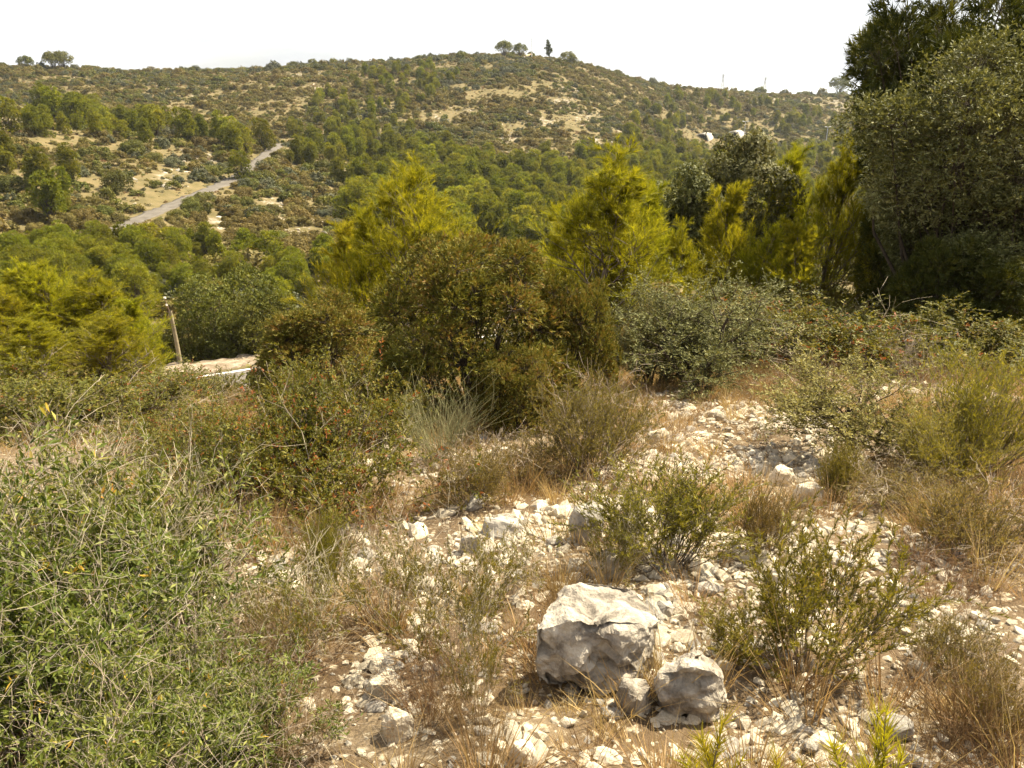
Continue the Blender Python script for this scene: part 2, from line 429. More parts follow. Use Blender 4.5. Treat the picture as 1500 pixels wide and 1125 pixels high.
# ------------------------------------------------------------------ mesh / object helpers
def mk_mesh(name, V, F, mat, tint=None, smooth=False, extra=None):
    V = np.ascontiguousarray(V, dtype=np.float32)
    me = bpy.data.meshes.new(name)
    Fs = [np.asarray(f, dtype=np.int32) for f in (F if isinstance(F, list) else [F]) if len(f)]
    loops = np.concatenate([f.ravel() for f in Fs])
    sizes = np.concatenate([np.full(len(f), f.shape[1], np.int32) for f in Fs])
    starts = np.r_[0, np.cumsum(sizes)[:-1]].astype(np.int32)
    me.vertices.add(len(V)); me.vertices.foreach_set('co', V.ravel())
    me.loops.add(len(loops)); me.loops.foreach_set('vertex_index', loops.astype(np.int32))
    me.polygons.add(len(sizes)); me.polygons.foreach_set('loop_start', starts)
    if smooth:
        me.polygons.foreach_set('use_smooth', np.ones(len(sizes), bool))
    me.update(calc_edges=True)
    if tint is not None:
        a = me.attributes.new('tint', 'FLOAT', 'POINT'); a.data.foreach_set('value', np.asarray(tint, np.float32))
    for k, v in (extra or {}).items():
        a = me.attributes.new(k, 'FLOAT', 'POINT'); a.data.foreach_set('value', np.asarray(v, np.float32))
    me.materials.append(mat)
    return me
def link(name, me, parent=None, loc=(0, 0, 0), rot=(0, 0, 0), scale=(1, 1, 1), kind=None, label=None, cat=None, group=None):
    o = bpy.data.objects.new(name, me)
    COL.objects.link(o)
    o.location, o.rotation_euler, o.scale = loc, rot, scale
    if parent is not None: o.parent = parent
    if kind: o['kind'] = kind
    if label: o['label'] = label
    if cat: o['category'] = cat
    if group: o['group'] = group
    return o
class Geo:
    def __init__(s): s.V, s.T, s.Q, s.t, s.n = [], [], [], [], 0
    def add(s, V, tri=None, quad=None, tint=None):
        V = np.asarray(V, float).reshape(-1, 3)
        s.V.append(V)
        if tri is not None and len(tri): s.T.append(np.asarray(tri) + s.n)
        if quad is not None and len(quad): s.Q.append(np.asarray(quad) + s.n)
        s.t.append(np.full(len(V), .5) if tint is None else np.asarray(tint, float))
        s.n += len(V)
    def mesh(s, name, mat, smooth=False):
        F = []
        if s.T: F.append(np.concatenate(s.T))
        if s.Q: F.append(np.concatenate(s.Q))
        return mk_mesh(name, np.concatenate(s.V), F, mat, np.concatenate(s.t), smooth)
    def height(s): return max(v[:, 2].max() for v in s.V)
def nrm(a): return a / np.maximum(np.linalg.norm(a, axis=-1, keepdims=True), 1e-9)
def frame(d):
    h = np.where(np.abs(d[:, 2:3]) > .9, np.array([[1., 0, 0]]), np.array([[0, 0, 1.]]))
    a = nrm(np.cross(d, h)); return a, np.cross(d, a)
def tubes(g, p0, p1, r0, r1, k=4, tint=None):
    n = len(p0)
    if n == 0: return
    a, b = frame(nrm(p1 - p0))
    an = np.arange(k) / k * 2 * math.pi
    ring = np.cos(an)[None, :, None] * a[:, None] + np.sin(an)[None, :, None] * b[:, None]
    V = np.concatenate([p0[:, None] + ring * np.reshape(r0, (-1, 1, 1)), p1[:, None] + ring * np.reshape(r1, (-1, 1, 1))], 1)
    i = np.arange(k); j = (i + 1) % k
    q = np.stack([i, j, j + k, i + k], 1)
    Q = (q[None] + (np.arange(n) * 2 * k)[:, None, None]).reshape(-1, 4)
    g.add(V.reshape(-1, 3), quad=Q, tint=None if tint is None else np.repeat(tint, 2 * k))
def skeleton(rng, P, D, L, Rr, levels):
    """grow branches level by level; returns for each level p0,p1,r0,r1,d,t"""
    out = []
    for lv in levels:
        n, ns = len(P), lv['nseg']
        tp = lv.get('taper', .45)
        pts, ds = [P], []
        d = D
        for s in range(ns):
            d = nrm(d + lv.get('wander', .15) * rng.normal(size=(n, 3)) + np.array((0, 0, lv.get('up', 0.))))
            P = P + d * (L / ns)[:, None]
            pts.append(P); ds.append(d)
        pts, ds = np.array(pts), np.array(ds)
        rs = np.array([Rr * (1 - (1 - tp) * s / ns) for s in range(ns + 1)])
        out.append(dict(p0=pts[:-1].reshape(-1, 3), p1=pts[1:].reshape(-1, 3), r0=rs[:-1].ravel(), r1=rs[1:].ravel(),
                        d=ds.reshape(-1, 3), t=np.repeat((np.arange(ns) + .5) / ns, n)))
        m = lv.get('nchild', 0)
        if not m: break
        bi = np.repeat(np.arange(n), m)
        t = lv.get('tmin', .2) + (lv.get('tmax', 1.) - lv.get('tmin', .2)) * ((np.tile(np.arange(m), n) + rng.random(n * m)) / m)
        s = np.minimum((t * ns).astype(int), ns - 1)
        f = t * ns - s
        P = pts[s, bi] * (1 - f)[:, None] + pts[s + 1, bi] * f[:, None]
        d = ds[s, bi]
        a, b = frame(d)
        ph = rng.random(len(bi)) * 2 * math.pi
        ang = lv['ang'] * (1 + .25 * rng.normal(size=len(bi)))
        perp = a * np.cos(ph)[:, None] + b * np.sin(ph)[:, None]
        D = nrm(d * np.cos(ang)[:, None] + perp * np.sin(ang)[:, None])
        prof = lv.get('prof')
        L = (L[bi] * lv['ratio'] if prof is None else prof(t)) * (.75 + .5 * rng.random(len(bi)))
        Rr = Rr[bi] * (1 - (1 - tp) * t) * lv.get('rr', .55)
    return out
def rand_perp(rng, d):
    a, b = frame(d)
    ph = rng.random(len(d)) * 2 * math.pi
    return a * np.cos(ph)[:, None] + b * np.sin(ph)[:, None]
def needles(rng, g, p0, p1, n, length, width, spread=.8, up=.1, tb=.5, tv=.25, tiptint=0.):
    """thin blades all round each twig"""
    N = len(p0)
    i = np.repeat(np.arange(N), n)
    d = nrm(p1 - p0)[i]
    f = rng.random(N * n)
    b = p0[i] * (1 - f)[:, None] + p1[i] * f[:, None]
    q = rand_perp(rng, d)
    ax = nrm(d + q * spread * (.6 + .8 * rng.random((N * n, 1))) + np.array((0, 0, up)))
    w = nrm(np.cross(ax, rng.normal(size=ax.shape)))
    ln = (length * (.7 + .6 * rng.random(N * n)))[:, None]
    V = np.stack([b - w * width * .5, b + w * width * .5, b + ax * ln], 1).reshape(-1, 3)
    F = np.arange(N * n * 3).reshape(-1, 3)
    t = tb + tv * rng.normal(size=N)[i] * .7 + tv * rng.normal(size=N * n) * .6 + tiptint * (f - .5)
    g.add(V, tri=F, tint=np.repeat(np.clip(t, 0, 1), 3))
def leaves(rng, g, p0, p1, n, length, width, spread=.9, up=.2, fold=.25, tb=.45, tv=.25, special=0., droop=0.):
    """folded lance-shaped leaves"""
    N = len(p0)
    i = np.repeat(np.arange(N), n)
    d = nrm(p1 - p0)[i]
    f = rng.random(N * n)
    b = p0[i] * (1 - f)[:, None] + p1[i] * f[:, None]
    q = rand_perp(rng, d)
    ax = nrm(d * .7 + q * spread + np.array((0, 0, up)) + .25 * rng.normal(size=q.shape))
    nn = nrm(np.array((0, 0, 1.)) + .8 * rng.normal(size=q.shape))
    w = nrm(np.cross(ax, nn)); nn = np.cross(w, ax)
    ln = (length * (.65 + .7 * rng.random(N * n)))[:, None]
    wd = width * (.75 + .5 * rng.random((N * n, 1)))
    mid = b + ax * ln * .48
    V = np.stack([b, mid - w * wd * .5 + nn * wd * fold, b + ax * ln - nn * ln * droop, mid + w * wd * .5 + nn * wd * fold], 1).reshape(-1, 3)
    k = np.arange(N * n)[:, None] * 4
    F = np.concatenate([k + np.array([[0, 2, 1]]), k + np.array([[0, 3, 2]])])
    t = np.clip(tb + tv * rng.normal(size=N)[i] * .6 + tv * rng.normal(size=N * n) * .7, 0, .88)
    if special:
        sp = rng.random(N)[i] < special
        t = np.where(sp, .93 + .07 * rng.random(N * n), t)
    g.add(V, tri=F, tint=np.repeat(t, 4))
def flakes(rng, g, p0, p1, n, length, width, spread=.5, up=0., tb=.5, tv=.25):
    """leafy flakes lying on the surface of a crown lobe"""
    N = len(p0)
    i = np.repeat(np.arange(N), n)
    nn = nrm(nrm(p1 - p0)[i] + .42 * rng.normal(size=(N * n, 3)))
    ax = rand_perp(rng, nn); w = np.cross(nn, ax)
    ln = (length * (.6 + .8 * rng.random(N * n)))[:, None]
    wd = width * (.7 + .6 * rng.random((N * n, 1)))
    b = p1[i] + rng.normal(size=(N * n, 3)) * length * .35
    V = np.stack([b - ax * ln * .5, b - w * wd * .5 + nn * wd * .15, b + ax * ln * .5, b + w * wd * .5 + nn * wd * .15], 1).reshape(-1, 3)
    k = np.arange(N * n)[:, None] * 4
    F = np.concatenate([k + np.array([[0, 2, 1]]), k + np.array([[0, 3, 2]])])
    t = np.clip(tb + tv * rng.normal(size=N)[i] * .6 + tv * rng.normal(size=N * n) * .7, 0, 1)
    g.add(V, tri=F, tint=np.repeat(t, 4))
def cat(lv, keys=('p0', 'p1')):
    return [np.concatenate([l[k] for l in lv]) for k in keys]

# ------------------------------------------------------------------ plant prototypes: {part: mesh}, height, width
def proto(parts, gref, q=.999):
    V = np.concatenate(gref.V)
    hi = np.quantile(V[:, 2], q)
    w = np.quantile(V[:, 0], .985) - np.quantile(V[:, 0], .015)
    return dict(parts=parts, h=float(hi), w=float(w))
UPV = np.array([[0, 0, 1.]])
def base_stems(rng, n, amin, amax, spread=.04):
    ph = rng.random(n) * 2 * math.pi
    an = amin + (amax - amin) * rng.random(n) ** .8
    D = np.stack([np.cos(ph) * np.sin(an), np.sin(ph) * np.sin(an), np.cos(an)], 1)
    P = np.stack([np.cos(ph) * spread, np.sin(ph) * spread, np.full(n, -.05)], 1) * (1 + 0 * an[:, None])
    return P, D

def pine(seed, H=4.5, n1=36, n2=8, n3=4, nn=26, nl=.12, nw=.0085, wid=1.9, mat='pine', bark='bark', top=.25, first=.05, up1=.27, tb=.58, k0=7, bare=False, tv=.28):
    rng = np.random.default_rng(seed)
    prof = lambda t: wid * np.clip(1.05 - t, top * .7, 1) ** .75 * np.clip(.55 + 1.6 * t, 0, 1)
    lv = skeleton(rng, np.array([[0, 0, -.15]]), UPV + .015 * rng.normal(size=(1, 3)), np.array([H * .93]), np.array([H * .016]), [
        dict(nseg=10, wander=.03, up=.05, nchild=n1, tmin=first, ang=.82, ratio=0, prof=prof, taper=.2, rr=.42),
        dict(nseg=4, wander=.14, up=up1, nchild=n2, tmin=.25, ang=.75, ratio=.42, taper=.4, rr=.6),
        dict(nseg=2, wander=.15, up=.18, nchild=n3, tmin=.3, ang=.6, ratio=.55, taper=.5, rr=.6),
        dict(nseg=1, wander=.1, up=.15, taper=.6)])
    gt, gb, gf = Geo(), Geo(), Geo()
    l0 = lv[0]; tubes(gt, l0['p0'], l0['p1'], l0['r0'], l0['r1'], k0)
    tubes(gb, lv[1]['p0'], lv[1]['p1'], lv[1]['r0'], lv[1]['r1'], 4)
    tubes(gb, lv[2]['p0'], lv[2]['p1'], lv[2]['r0'] + .002, lv[2]['r1'] + .0015, 3)
    p0, p1 = lv[3]['p0'], lv[3]['p1']
    tip = lv[2]['t'] > .5
    p0, p1 = np.concatenate([p0, lv[2]['p0'][tip]]), np.concatenate([p1, lv[2]['p1'][tip]])
    e = p1 + (p1 - p0) * .25
    needles(rng, gf, p0 + (p1 - p0) * .2, e, nn, nl, nw, .75, .25, tb, tv, .35)
    parts = dict(trunk=gt.mesh('trunk', M[bark], True), branches=gb.mesh('branches', M[bark], True), crown=gf.mesh('crown', M[mat]))
    return proto(parts, gf, .985)
def far_pine(seed, H=6, wid=2.2, n1=26, n2=7, nn=9, nl=.42, nw=.16, mat='pine_mid', shape='cone', tb=.5):
    rng = np.random.default_rng(seed)
    if shape == 'cone':
        prof = lambda t: wid * np.clip(1.08 - t, .2, 1) ** .7 * np.clip(.5 + 1.7 * t, 0, 1); first = .16
    elif shape == 'round':
        prof = lambda t: wid * np.sqrt(np.clip(1 - ((t - .55) / .5) ** 2, .1, 1)); first = .15
    else:
        prof = lambda t: wid * (.75 + .3 * (1 - t)); first = .62
    lv = skeleton(rng, np.array([[0, 0, -.3]]), UPV + .06 * rng.normal(size=(1, 3)), np.array([H * (.9 if shape != 'umbrella' else .82)]), np.array([H * .02]), [
        dict(nseg=6, wander=.06, up=.05, nchild=n1, tmin=first, ang=1.05, ratio=0, prof=prof, taper=.25, rr=.4),
        dict(nseg=3, wander=.2, up=.25, nchild=n2, tmin=.3, ang=.75, ratio=.42, taper=.4),
        dict(nseg=1, wander=.15, up=.2, taper=.6)])
    gt, gf = Geo(), Geo()
    tubes(gt, lv[0]['p0'], lv[0]['p1'], lv[0]['r0'], lv[0]['r1'], 5)
    tubes(gt, lv[1]['p0'], lv[1]['p1'], lv[1]['r0'], lv[1]['r1'], 3)
    tip = lv[1]['t'] > .6
    p0, p1 = np.concatenate([lv[2]['p0'], lv[1]['p0'][tip]]), np.concatenate([lv[2]['p1'], lv[1]['p1'][tip]])
    needles(rng, gf, p0, p1, nn, nl, nw, .9, .25, tb, .22, .2)
    return proto(dict(trunk=gt.mesh('trunk', M['bark_dark'], True), crown=gf.mesh('crown', M[mat])), gf)
def olive(seed, H=4, n=9, mat='olive', nl=7, ll=.075, lw=.02, bark='bark_dark', amax=.75):
    rng = np.random.default_rng(seed)
    P, D = base_stems(rng, n, .1, amax, .12)
    L = np.full(n, H * .62) * (.8 + .4 * rng.random(n))
    lv = skeleton(rng, P, D, L, np.full(n, H * .014), [
        dict(nseg=6, wander=.14, up=.05, nchild=9, tmin=.22, ang=.8, ratio=.46, taper=.35),
        dict(nseg=4, wander=.2, up=.05, nchild=8, tmin=.15, ang=.8, ratio=.46),
        dict(nseg=3, wander=.22, up=.0, nchild=4, tmin=.2, ang=.7, ratio=.55),
        dict(nseg=1, wander=.2, up=-.05)])
    gt, gf = Geo(), Geo()
    tubes(gt, *[lv[0][k] for k in ('p0', 'p1', 'r0', 'r1')], 6)
    tubes(gt, *[lv[1][k] for k in ('p0', 'p1', 'r0', 'r1')], 4)
    tubes(gt, *[lv[2][k] for k in ('p0', 'p1', 'r0', 'r1')], 3)
    p0, p1 = cat(lv[2:])
    leaves(rng, gf, p0, p1, nl, ll, lw, .8, .25, .2, .42, .26)
    return proto(dict(trunk=gt.mesh('trunk', M[bark], True), crown=gf.mesh('crown', M[mat])), gf)
def bush(seed, H, n, amax, lens, counts, leaf, mat, bark, nl, amin=.1, tb=.45, tv=.25, special=0., kind='leaf', wander=.2, up=.05, dead=0, deadmat='deadbrush', stem_r=.012, lratio=(.5, .5), stemk=4, leaf_from=1, angs=(.75, .75), spread=.9, lup=.25, tmin=.2):
    """many-stemmed shrub: stems, foliage and (if any) bare dead twigs"""
    rng = np.random.default_rng(seed)
    P, D = base_stems(rng, n, amin, amax, .05)
    L = np.full(n, lens) * (.7 + .5 * rng.random(n))
    lvls = [dict(nseg=5, wander=wander * .7, up=up, nchild=counts[0], tmin=tmin, ang=angs[0], ratio=lratio[0], taper=.4)]
    if len(counts) > 1:
        lvls.append(dict(nseg=3, wander=wander, up=up, nchild=counts[1], tmin=.15, ang=angs[1], ratio=lratio[1]))
    if len(counts) > 2:
        lvls.append(dict(nseg=2, wander=wander, up=up, nchild=counts[2], tmin=.15, ang=angs[1], ratio=.6))
    lvls.append(dict(nseg=2, wander=wander, up=up * .8))
    lv = skeleton(rng, P, D, L, np.full(n, stem_r), lvls)
    gs, gf = Geo(), Geo()
    for q, l in enumerate(lv):
        tubes(gs, l['p0'], l['p1'], np.maximum(l['r0'], .0012), np.maximum(l['r1'], .0009), stemk if q == 0 else 3)
    p0, p1 = cat(lv[leaf_from:])
    ok = p0[:, 2] > .02
    p0, p1 = p0[ok], p1[ok]
    if kind == 'leaf':
        leaves(rng, gf, p0, p1, nl, leaf[0], leaf[1], spread, lup, .22, tb, tv, special)
    else:
        needles(rng, gf, p0, p1, nl, leaf[0], leaf[1], spread, lup, tb, tv)
    parts = dict(stems=gs.mesh('stems', M[bark]), foliage=gf.mesh('foliage', M[mat]))
    if dead:
        gd = Geo()
        P, D = base_stems(rng, dead, .1, min(amax * 1.1, 1.5), .06)
        ld = skeleton(rng, P, D, np.full(dead, lens * 1.4) * (.7 + .5 * rng.random(dead)), np.full(dead, stem_r * .55), [
            dict(nseg=6, wander=.22, up=.03, nchild=5, tmin=.4, ang=.7, ratio=.35, taper=.35),
            dict(nseg=4, wander=.28, up=.03, nchild=3, tmin=.3, ang=.7, ratio=.5),
            dict(nseg=2, wander=.28)])
        for q, l in enumerate(ld):
            tubes(gd, l['p0'], l['p1'], np.maximum(l['r0'], .0014), np.maximum(l['r1'], .0011), 3, .5 + .2 * rng.normal(size=len(l['p0'])))
        parts['dead_twigs'] = gd.mesh('dead_twigs', M[deadmat])
    return proto(parts, gf)
def lobed(seed, H, W, nlobe, ntuft, nn, nl, nw, mat, bark, part='foliage', lr=(.13, .24), tb=.45, tv=.25, stem_r=.02, inner=.25, low=.12, flatten=1., kind='needle', stems='stems', browns=.25, ball=False):
    """dense crown of many rounded lobes with dark gaps between them, each lobe carried on a stem"""
    rng = np.random.default_rng(seed)
    th = rng.random(nlobe) * 2 * math.pi
    cz = rng.random(nlobe) ** .9
    sh = np.where(rng.random(nlobe) < inner, .35 + .4 * rng.random(nlobe), .82 + .18 * rng.random(nlobe))
    rr = np.sqrt(np.clip(1 - (cz * .95) ** 2, 0, 1)) * sh
    r = (lr[0] + (lr[1] - lr[0]) * rng.random(nlobe)) * H
    c = np.stack([np.cos(th) * rr * (W / 2 - r * .6), np.sin(th) * rr * (W / 2 - r * .6), low * H + cz * sh ** .3 * (H * (1 - low) - r * .8)], 1)
    if ball:
        zz = rng.uniform(-.9, 1, nlobe)
        sh = np.where(rng.random(nlobe) < inner, .3 + .4 * rng.random(nlobe), .85 + .15 * rng.random(nlobe))
        rr = np.sqrt(np.clip(1 - zz ** 2, 0, 1)) * sh
        hc = H * (1 - low) / 2
        c = np.stack([np.cos(th) * rr * (W / 2 - r * .8), np.sin(th) * rr * (W / 2 - r * .8), low * H + hc + zz * sh * (hc - r * .8)], 1)
    c += rng.normal(size=c.shape) * .03 * min(H, W)
    gs, gf = Geo(), Geo()
    o = np.zeros((nlobe, 3)); o[:, :2] = c[:, :2] * .06; o[:, 2] = -.05
    mid = c * np.array((.45, .45, .55)) + rng.normal(size=c.shape) * .04 * H
    tubes(gs, o, mid, stem_r, stem_r * .6, 5); tubes(gs, mid, c, stem_r * .6, stem_r * .25, 4)
    i = np.repeat(np.arange(nlobe), ntuft)
    out = nrm(c - np.array((0, 0, low * H + H * (1 - low) * .45 if ball else H * .3)))[i]
    d = nrm(rng.normal(size=(len(i), 3)) + out * .55 + np.array((0, 0, .3)))
    rad = (r[i] * (.84 + .2 * rng.random(len(i))))[:, None]
    p0, p1 = c[i] + d * rad * np.array((1, 1, flatten)) * .72, c[i] + d * rad * np.array((1, 1, flatten))
    k = rng.random(len(i)) < .25
    tubes(gs, c[i][k], p1[k], .003, .0015, 3)
    lobt = (rng.random(nlobe) < browns)[i] * .25 + .12 * rng.normal(size=nlobe)[i]
    n = len(p0)
    for q in range(3):
        sel = np.digitize(lobt, (-.05, .12)) == q
        f = dict(needle=needles, leaf=leaves, flake=flakes)[kind]
        if sel.sum(): f(rng, gf, p0[sel], p1[sel], nn, nl, nw, .9, .15, tb=tb + (-.08, .0, .2)[q], tv=tv)
    return proto({stems: gs.mesh(stems, M[bark]), part: gf.mesh(part, M[mat])}, gf)
def twiggy(seed, H, n, amax, mat, levels=2, r=.003, amin=.05, up=.05, wander=.2, counts=(5, 4), part='stems', ratio=.45, base=.06, tb=.5):
    """leafless tangle of fine stems"""
    rng = np.random.default_rng(seed)
    P, D = base_stems(rng, n, amin, amax, base)
    P[:, :2] *= rng.random((n, 1)) * 1.6
    lvls = [dict(nseg=5, wander=wander * .7, up=up, nchild=counts[0], tmin=.25, ang=.55, ratio=ratio, taper=.4)]
    if levels > 1: lvls.append(dict(nseg=3, wander=wander, up=up, nchild=counts[1], tmin=.2, ang=.6, ratio=.5))
    lvls.append(dict(nseg=2, wander=wander, up=up))
    lv = skeleton(rng, P, D, np.full(n, H) * (.6 + .5 * rng.random(n)), np.full(n, r), lvls)
    g = Geo()
    for l in lv:
        tubes(g, l['p0'], l['p1'], np.maximum(l['r0'], .001), np.maximum(l['r1'], .0008), 3, np.clip(tb + .25 * rng.normal(size=len(l['p0'])), 0, 1))
    return proto({part: g.mesh(part, M[mat])}, g)
def grass_tuft(seed, H=.25, n=70, mat='straw', width=.0035, amax=.9, tb=.5):
    rng = np.random.default_rng(seed)
    P, D = base_stems(rng, n, .03, amax, .03)
    P[:, :2] *= rng.random((n, 1)) * 2.2
    L = H * (.5 + .7 * rng.random(n))
    g = Geo()
    w = nrm(np.cross(D, rng.normal(size=D.shape))) * width * .5
    dr = np.stack([D[:, 0], D[:, 1], np.full(n, -.35)], 1) * rng.random((n, 1))
    a, b, c = P, P + D * (L * .5)[:, None] + dr * (L * .10)[:, None], P + D * L[:, None] + dr * (L * .45)[:, None]
    V = np.stack([a - w, a + w, b + w * .8, b - w * .8, c], 1).reshape(-1, 3)
    k = np.arange(n)[:, None] * 5
    t = np.repeat(np.clip(tb + .28 * rng.normal(size=n), 0, 1), 5)
    g.add(V, tri=k + np.array([[3, 2, 4]]), quad=k + np.array([[0, 1, 2, 3]]), tint=t)
    return proto(dict(blades=g.mesh('blades', M[mat])), g)

def place(pr, name, label, category, group, X, Y, H=None, W=None, rz=None, rng=np.random.default_rng(7), sink=0., tilt=0., zoff=None, parts=None):
    """one plant as an Empty at its foot with its parts as children"""
    s = (H / pr['h']) if H else 1.0
    sx = (W / pr['w']) if W else s
    z = gz(X, Y) - sink if zoff is None else zoff
    rz = rng.random() * 6.283 if rz is None else rz
    rot = (tilt * rng.normal(), tilt * rng.normal(), rz)
    keys = list(pr['parts']) if parts is None else parts
    if len(keys) == 1:
        return link(name, pr['parts'][keys[0]], None, (X, Y, z), rot, (sx, sx, s), None, label, category, group)
    e = link(name, None, None, (X, Y, z), rot, (sx, sx, s), None, label, category, group)
    e.empty_display_size = .2
    for k in keys:
        link(k, pr['parts'][k], e)
    return e
def place_px(pr, name, label, category, group, px, Y, ytop, wpx=None, **kw):
    """plant at picture column px and depth Y, its top seen at row ytop, wpx wide"""
    p = unproj(px, ytop, Y)
    X = p[0]
    sink = kw.get('sink', 0.)
    H = p[2] - (gz(X, Y) - sink)
    W = None
    if wpx:
        dep = Y * CP - ((p[2] + gz(X, Y)) / 2 - EYE) * SP
        W = wpx / FPX * dep
    return place(pr, name, label, category, group, X, Y, max(H, .05), W, **kw)

def scatter(name, protos, pts, rots, scales, pick, label, category='plants'):
    """uncountable cover as ONE object: a point cloud that draws small meshes by geometry nodes"""
    me = bpy.data.meshes.new(name)
    n = len(pts)
    me.vertices.add(n); me.vertices.foreach_set('co', np.asarray(pts, np.float32).ravel())
    a = me.attributes.new('rot', 'FLOAT_VECTOR', 'POINT'); a.data.foreach_set('vector', np.asarray(rots, np.float32).ravel())
    a = me.attributes.new('scl', 'FLOAT_VECTOR', 'POINT'); a.data.foreach_set('vector', np.asarray(scales, np.float32).ravel())
    a = me.attributes.new('pick', 'INT', 'POINT'); a.data.foreach_set('value', np.asarray(pick, np.int32))
    o = link(name, me, kind='stuff', label=label, cat=category)
    ng = bpy.data.node_groups.new(name, 'GeometryNodeTree')
    ng.interface.new_socket('Geometry', in_out='INPUT', socket_type='NodeSocketGeometry')
    ng.interface.new_socket('Geometry', in_out='OUTPUT', socket_type='NodeSocketGeometry')
    N, Lk = ng.nodes, ng.links
    gi, go = N.new('NodeGroupInput'), N.new('NodeGroupOutput')
    jn = N.new('GeometryNodeJoinGeometry')
    def attr(nm, ty):
        x = N.new('GeometryNodeInputNamedAttribute'); x.data_type = ty; x.inputs['Name'].default_value = nm; return x
    ar, asx, ap = attr('rot', 'FLOAT_VECTOR'), attr('scl', 'FLOAT_VECTOR'), attr('pick', 'INT')
    e2r = N.new('FunctionNodeEulerToRotation')
    Lk.new(ar.outputs['Attribute'], e2r.inputs[0])
    for k, ob in enumerate(protos):
        oi = N.new('GeometryNodeObjectInfo'); oi.transform_space = 'ORIGINAL'
        oi.inputs['Object'].default_value = ob
        oi.inputs['As Instance'].default_value = True
        cp = N.new('FunctionNodeCompare'); cp.data_type = 'INT'; cp.operation = 'EQUAL'
        ins = [s for s in cp.inputs if s.type == 'INT']
        Lk.new(ap.outputs['Attribute'], ins[0]); ins[1].default_value = k
        ip = N.new('GeometryNodeInstanceOnPoints')
        Lk.new(gi.outputs[0], ip.inputs['Points'])
        Lk.new(cp.outputs['Result'], ip.inputs['Selection'])
        Lk.new(oi.outputs['Geometry'], ip.inputs['Instance'])
        Lk.new(e2r.outputs[0], ip.inputs['Rotation'])
        Lk.new(asx.outputs['Attribute'], ip.inputs['Scale'])
        Lk.new(ip.outputs[0], jn.inputs[0])
    Lk.new(jn.outputs[0], go.inputs[0])
    md = o.modifiers.new('scatter', 'NODES'); md.node_group = ng
    return o
def in_poly(x, y, poly):
    x, y = np.asarray(x), np.asarray(y)
    r = np.zeros(x.shape, bool)
    n = len(poly)
    for i in range(n):
        (x0, y0), (x1, y1) = poly[i], poly[(i + 1) % n]
        c = ((y0 > y) != (y1 > y)) & (x < (x1 - x0) * (y - y0) / ((y1 - y0) or 1e-9) + x0)
        r ^= c
    return r

# ================================================================== THE SETTING
# rocky, bare patches of the far slopes (picture ellipses -> ground): cx, cy, rx, ry
BARE = [(330, 325, 55, 14), (430, 335, 65, 22), (300, 235, 50, 22), (250, 262, 40, 16), (30, 165, 40, 22), (20, 355, 60, 10), (110, 345, 60, 12),
        (200, 300, 40, 8), (90, 173, 25, 8), (15, 180, 60, 12), (480, 345, 40, 14), (530, 260, 35, 10), (790, 178, 40, 12), (745, 205, 30, 12), (820, 150, 40, 10),
        (860, 170, 30, 14), (770, 225, 40, 8), (640, 175, 25, 10), (680, 160, 20, 8), (870, 205, 40, 8), (905, 195, 20, 12), (840, 130, 40, 8),
        (1240, 160, 30, 10), (1225, 150, 20, 8), (1120, 150, 50, 7), (1210, 195, 40, 8), (130, 118, 20, 4), (165, 118, 15, 4), (440, 110, 40, 6), (460, 130, 20, 8),
        (280, 140, 12, 8), (600, 92, 40, 3), (760, 75, 40, 4), (410, 300, 50, 16), (515, 250, 30, 10)]
def bareness(X, Y, Z):
    px, py = project(np.stack([X, Y, Z], -1))
    b = np.zeros(np.shape(X))
    for cx, cy, rx, ry in BARE:
        q = ((px - cx) / rx) ** 2 + ((py - cy) / ry) ** 2
        b = np.maximum(b, np.exp(-q * 1.1))
    return np.where(Y > 60, b, 0)

def build_ground():
    rr = np.r_[np.exp(np.linspace(math.log(.35), math.log(900), 430)), 1100, 1500, 2200, 3500, 6000, 9000]
    dense = np.linspace(R(-48), R(48), 400)
    side = np.linspace(R(48), R(312), 70)[1:-1]
    th = np.r_[dense, side]
    A, B = np.meshgrid(rr, th, indexing='ij')
    X, Y = A * np.sin(B), A * np.cos(B) - .5
    Z = ground(X, Y)
    n, m = X.shape
    V = np.stack([X, Y, Z], -1).reshape(-1, 3)
    V = np.vstack([V, [[0, -.5, gz(0, -.5)]]])
    i, j = np.meshgrid(np.arange(n - 1), np.arange(m), indexing='ij')
    j2 = (j + 1) % m
    Q = np.stack([i * m + j, i * m + j2, (i + 1) * m + j2, (i + 1) * m + j], -1).reshape(-1, 4)
    Q = Q[:, ::-1]
    j = np.arange(m)
    T = np.stack([np.full(m, n * m), (j + 1) % m, j], 1)[:, ::-1]
    rock = np.r_[bareness(X, Y, Z).ravel() * .25, 0]
    stony = np.r_[(1 - sstep(11, 20, np.hypot(X, Y))).ravel(), 1]
    me = mk_mesh('ground', V, [T, Q], M['ground'], None, True, dict(rock=rock, stony=stony))
    link('ground', me, kind='structure', label='stony slope falling to a valley and scrub covered hills', cat='ground')
build_ground()

g = Geo()
an = np.linspace(0, 2 * math.pi, 49)[:-1]
V = np.stack([np.cos(an) * 60000, np.sin(an) * 60000, np.full(48, EYE - 128.)], 1)
g.add(np.vstack([[[0, 0, EYE - 128.]], V]), tri=[(0, 1 + k, 1 + (k + 1) % 48) for k in range(48)])
link('sea', g.mesh('sea', M['sea']), kind='structure', label='pale sea along the horizon', cat='sea')

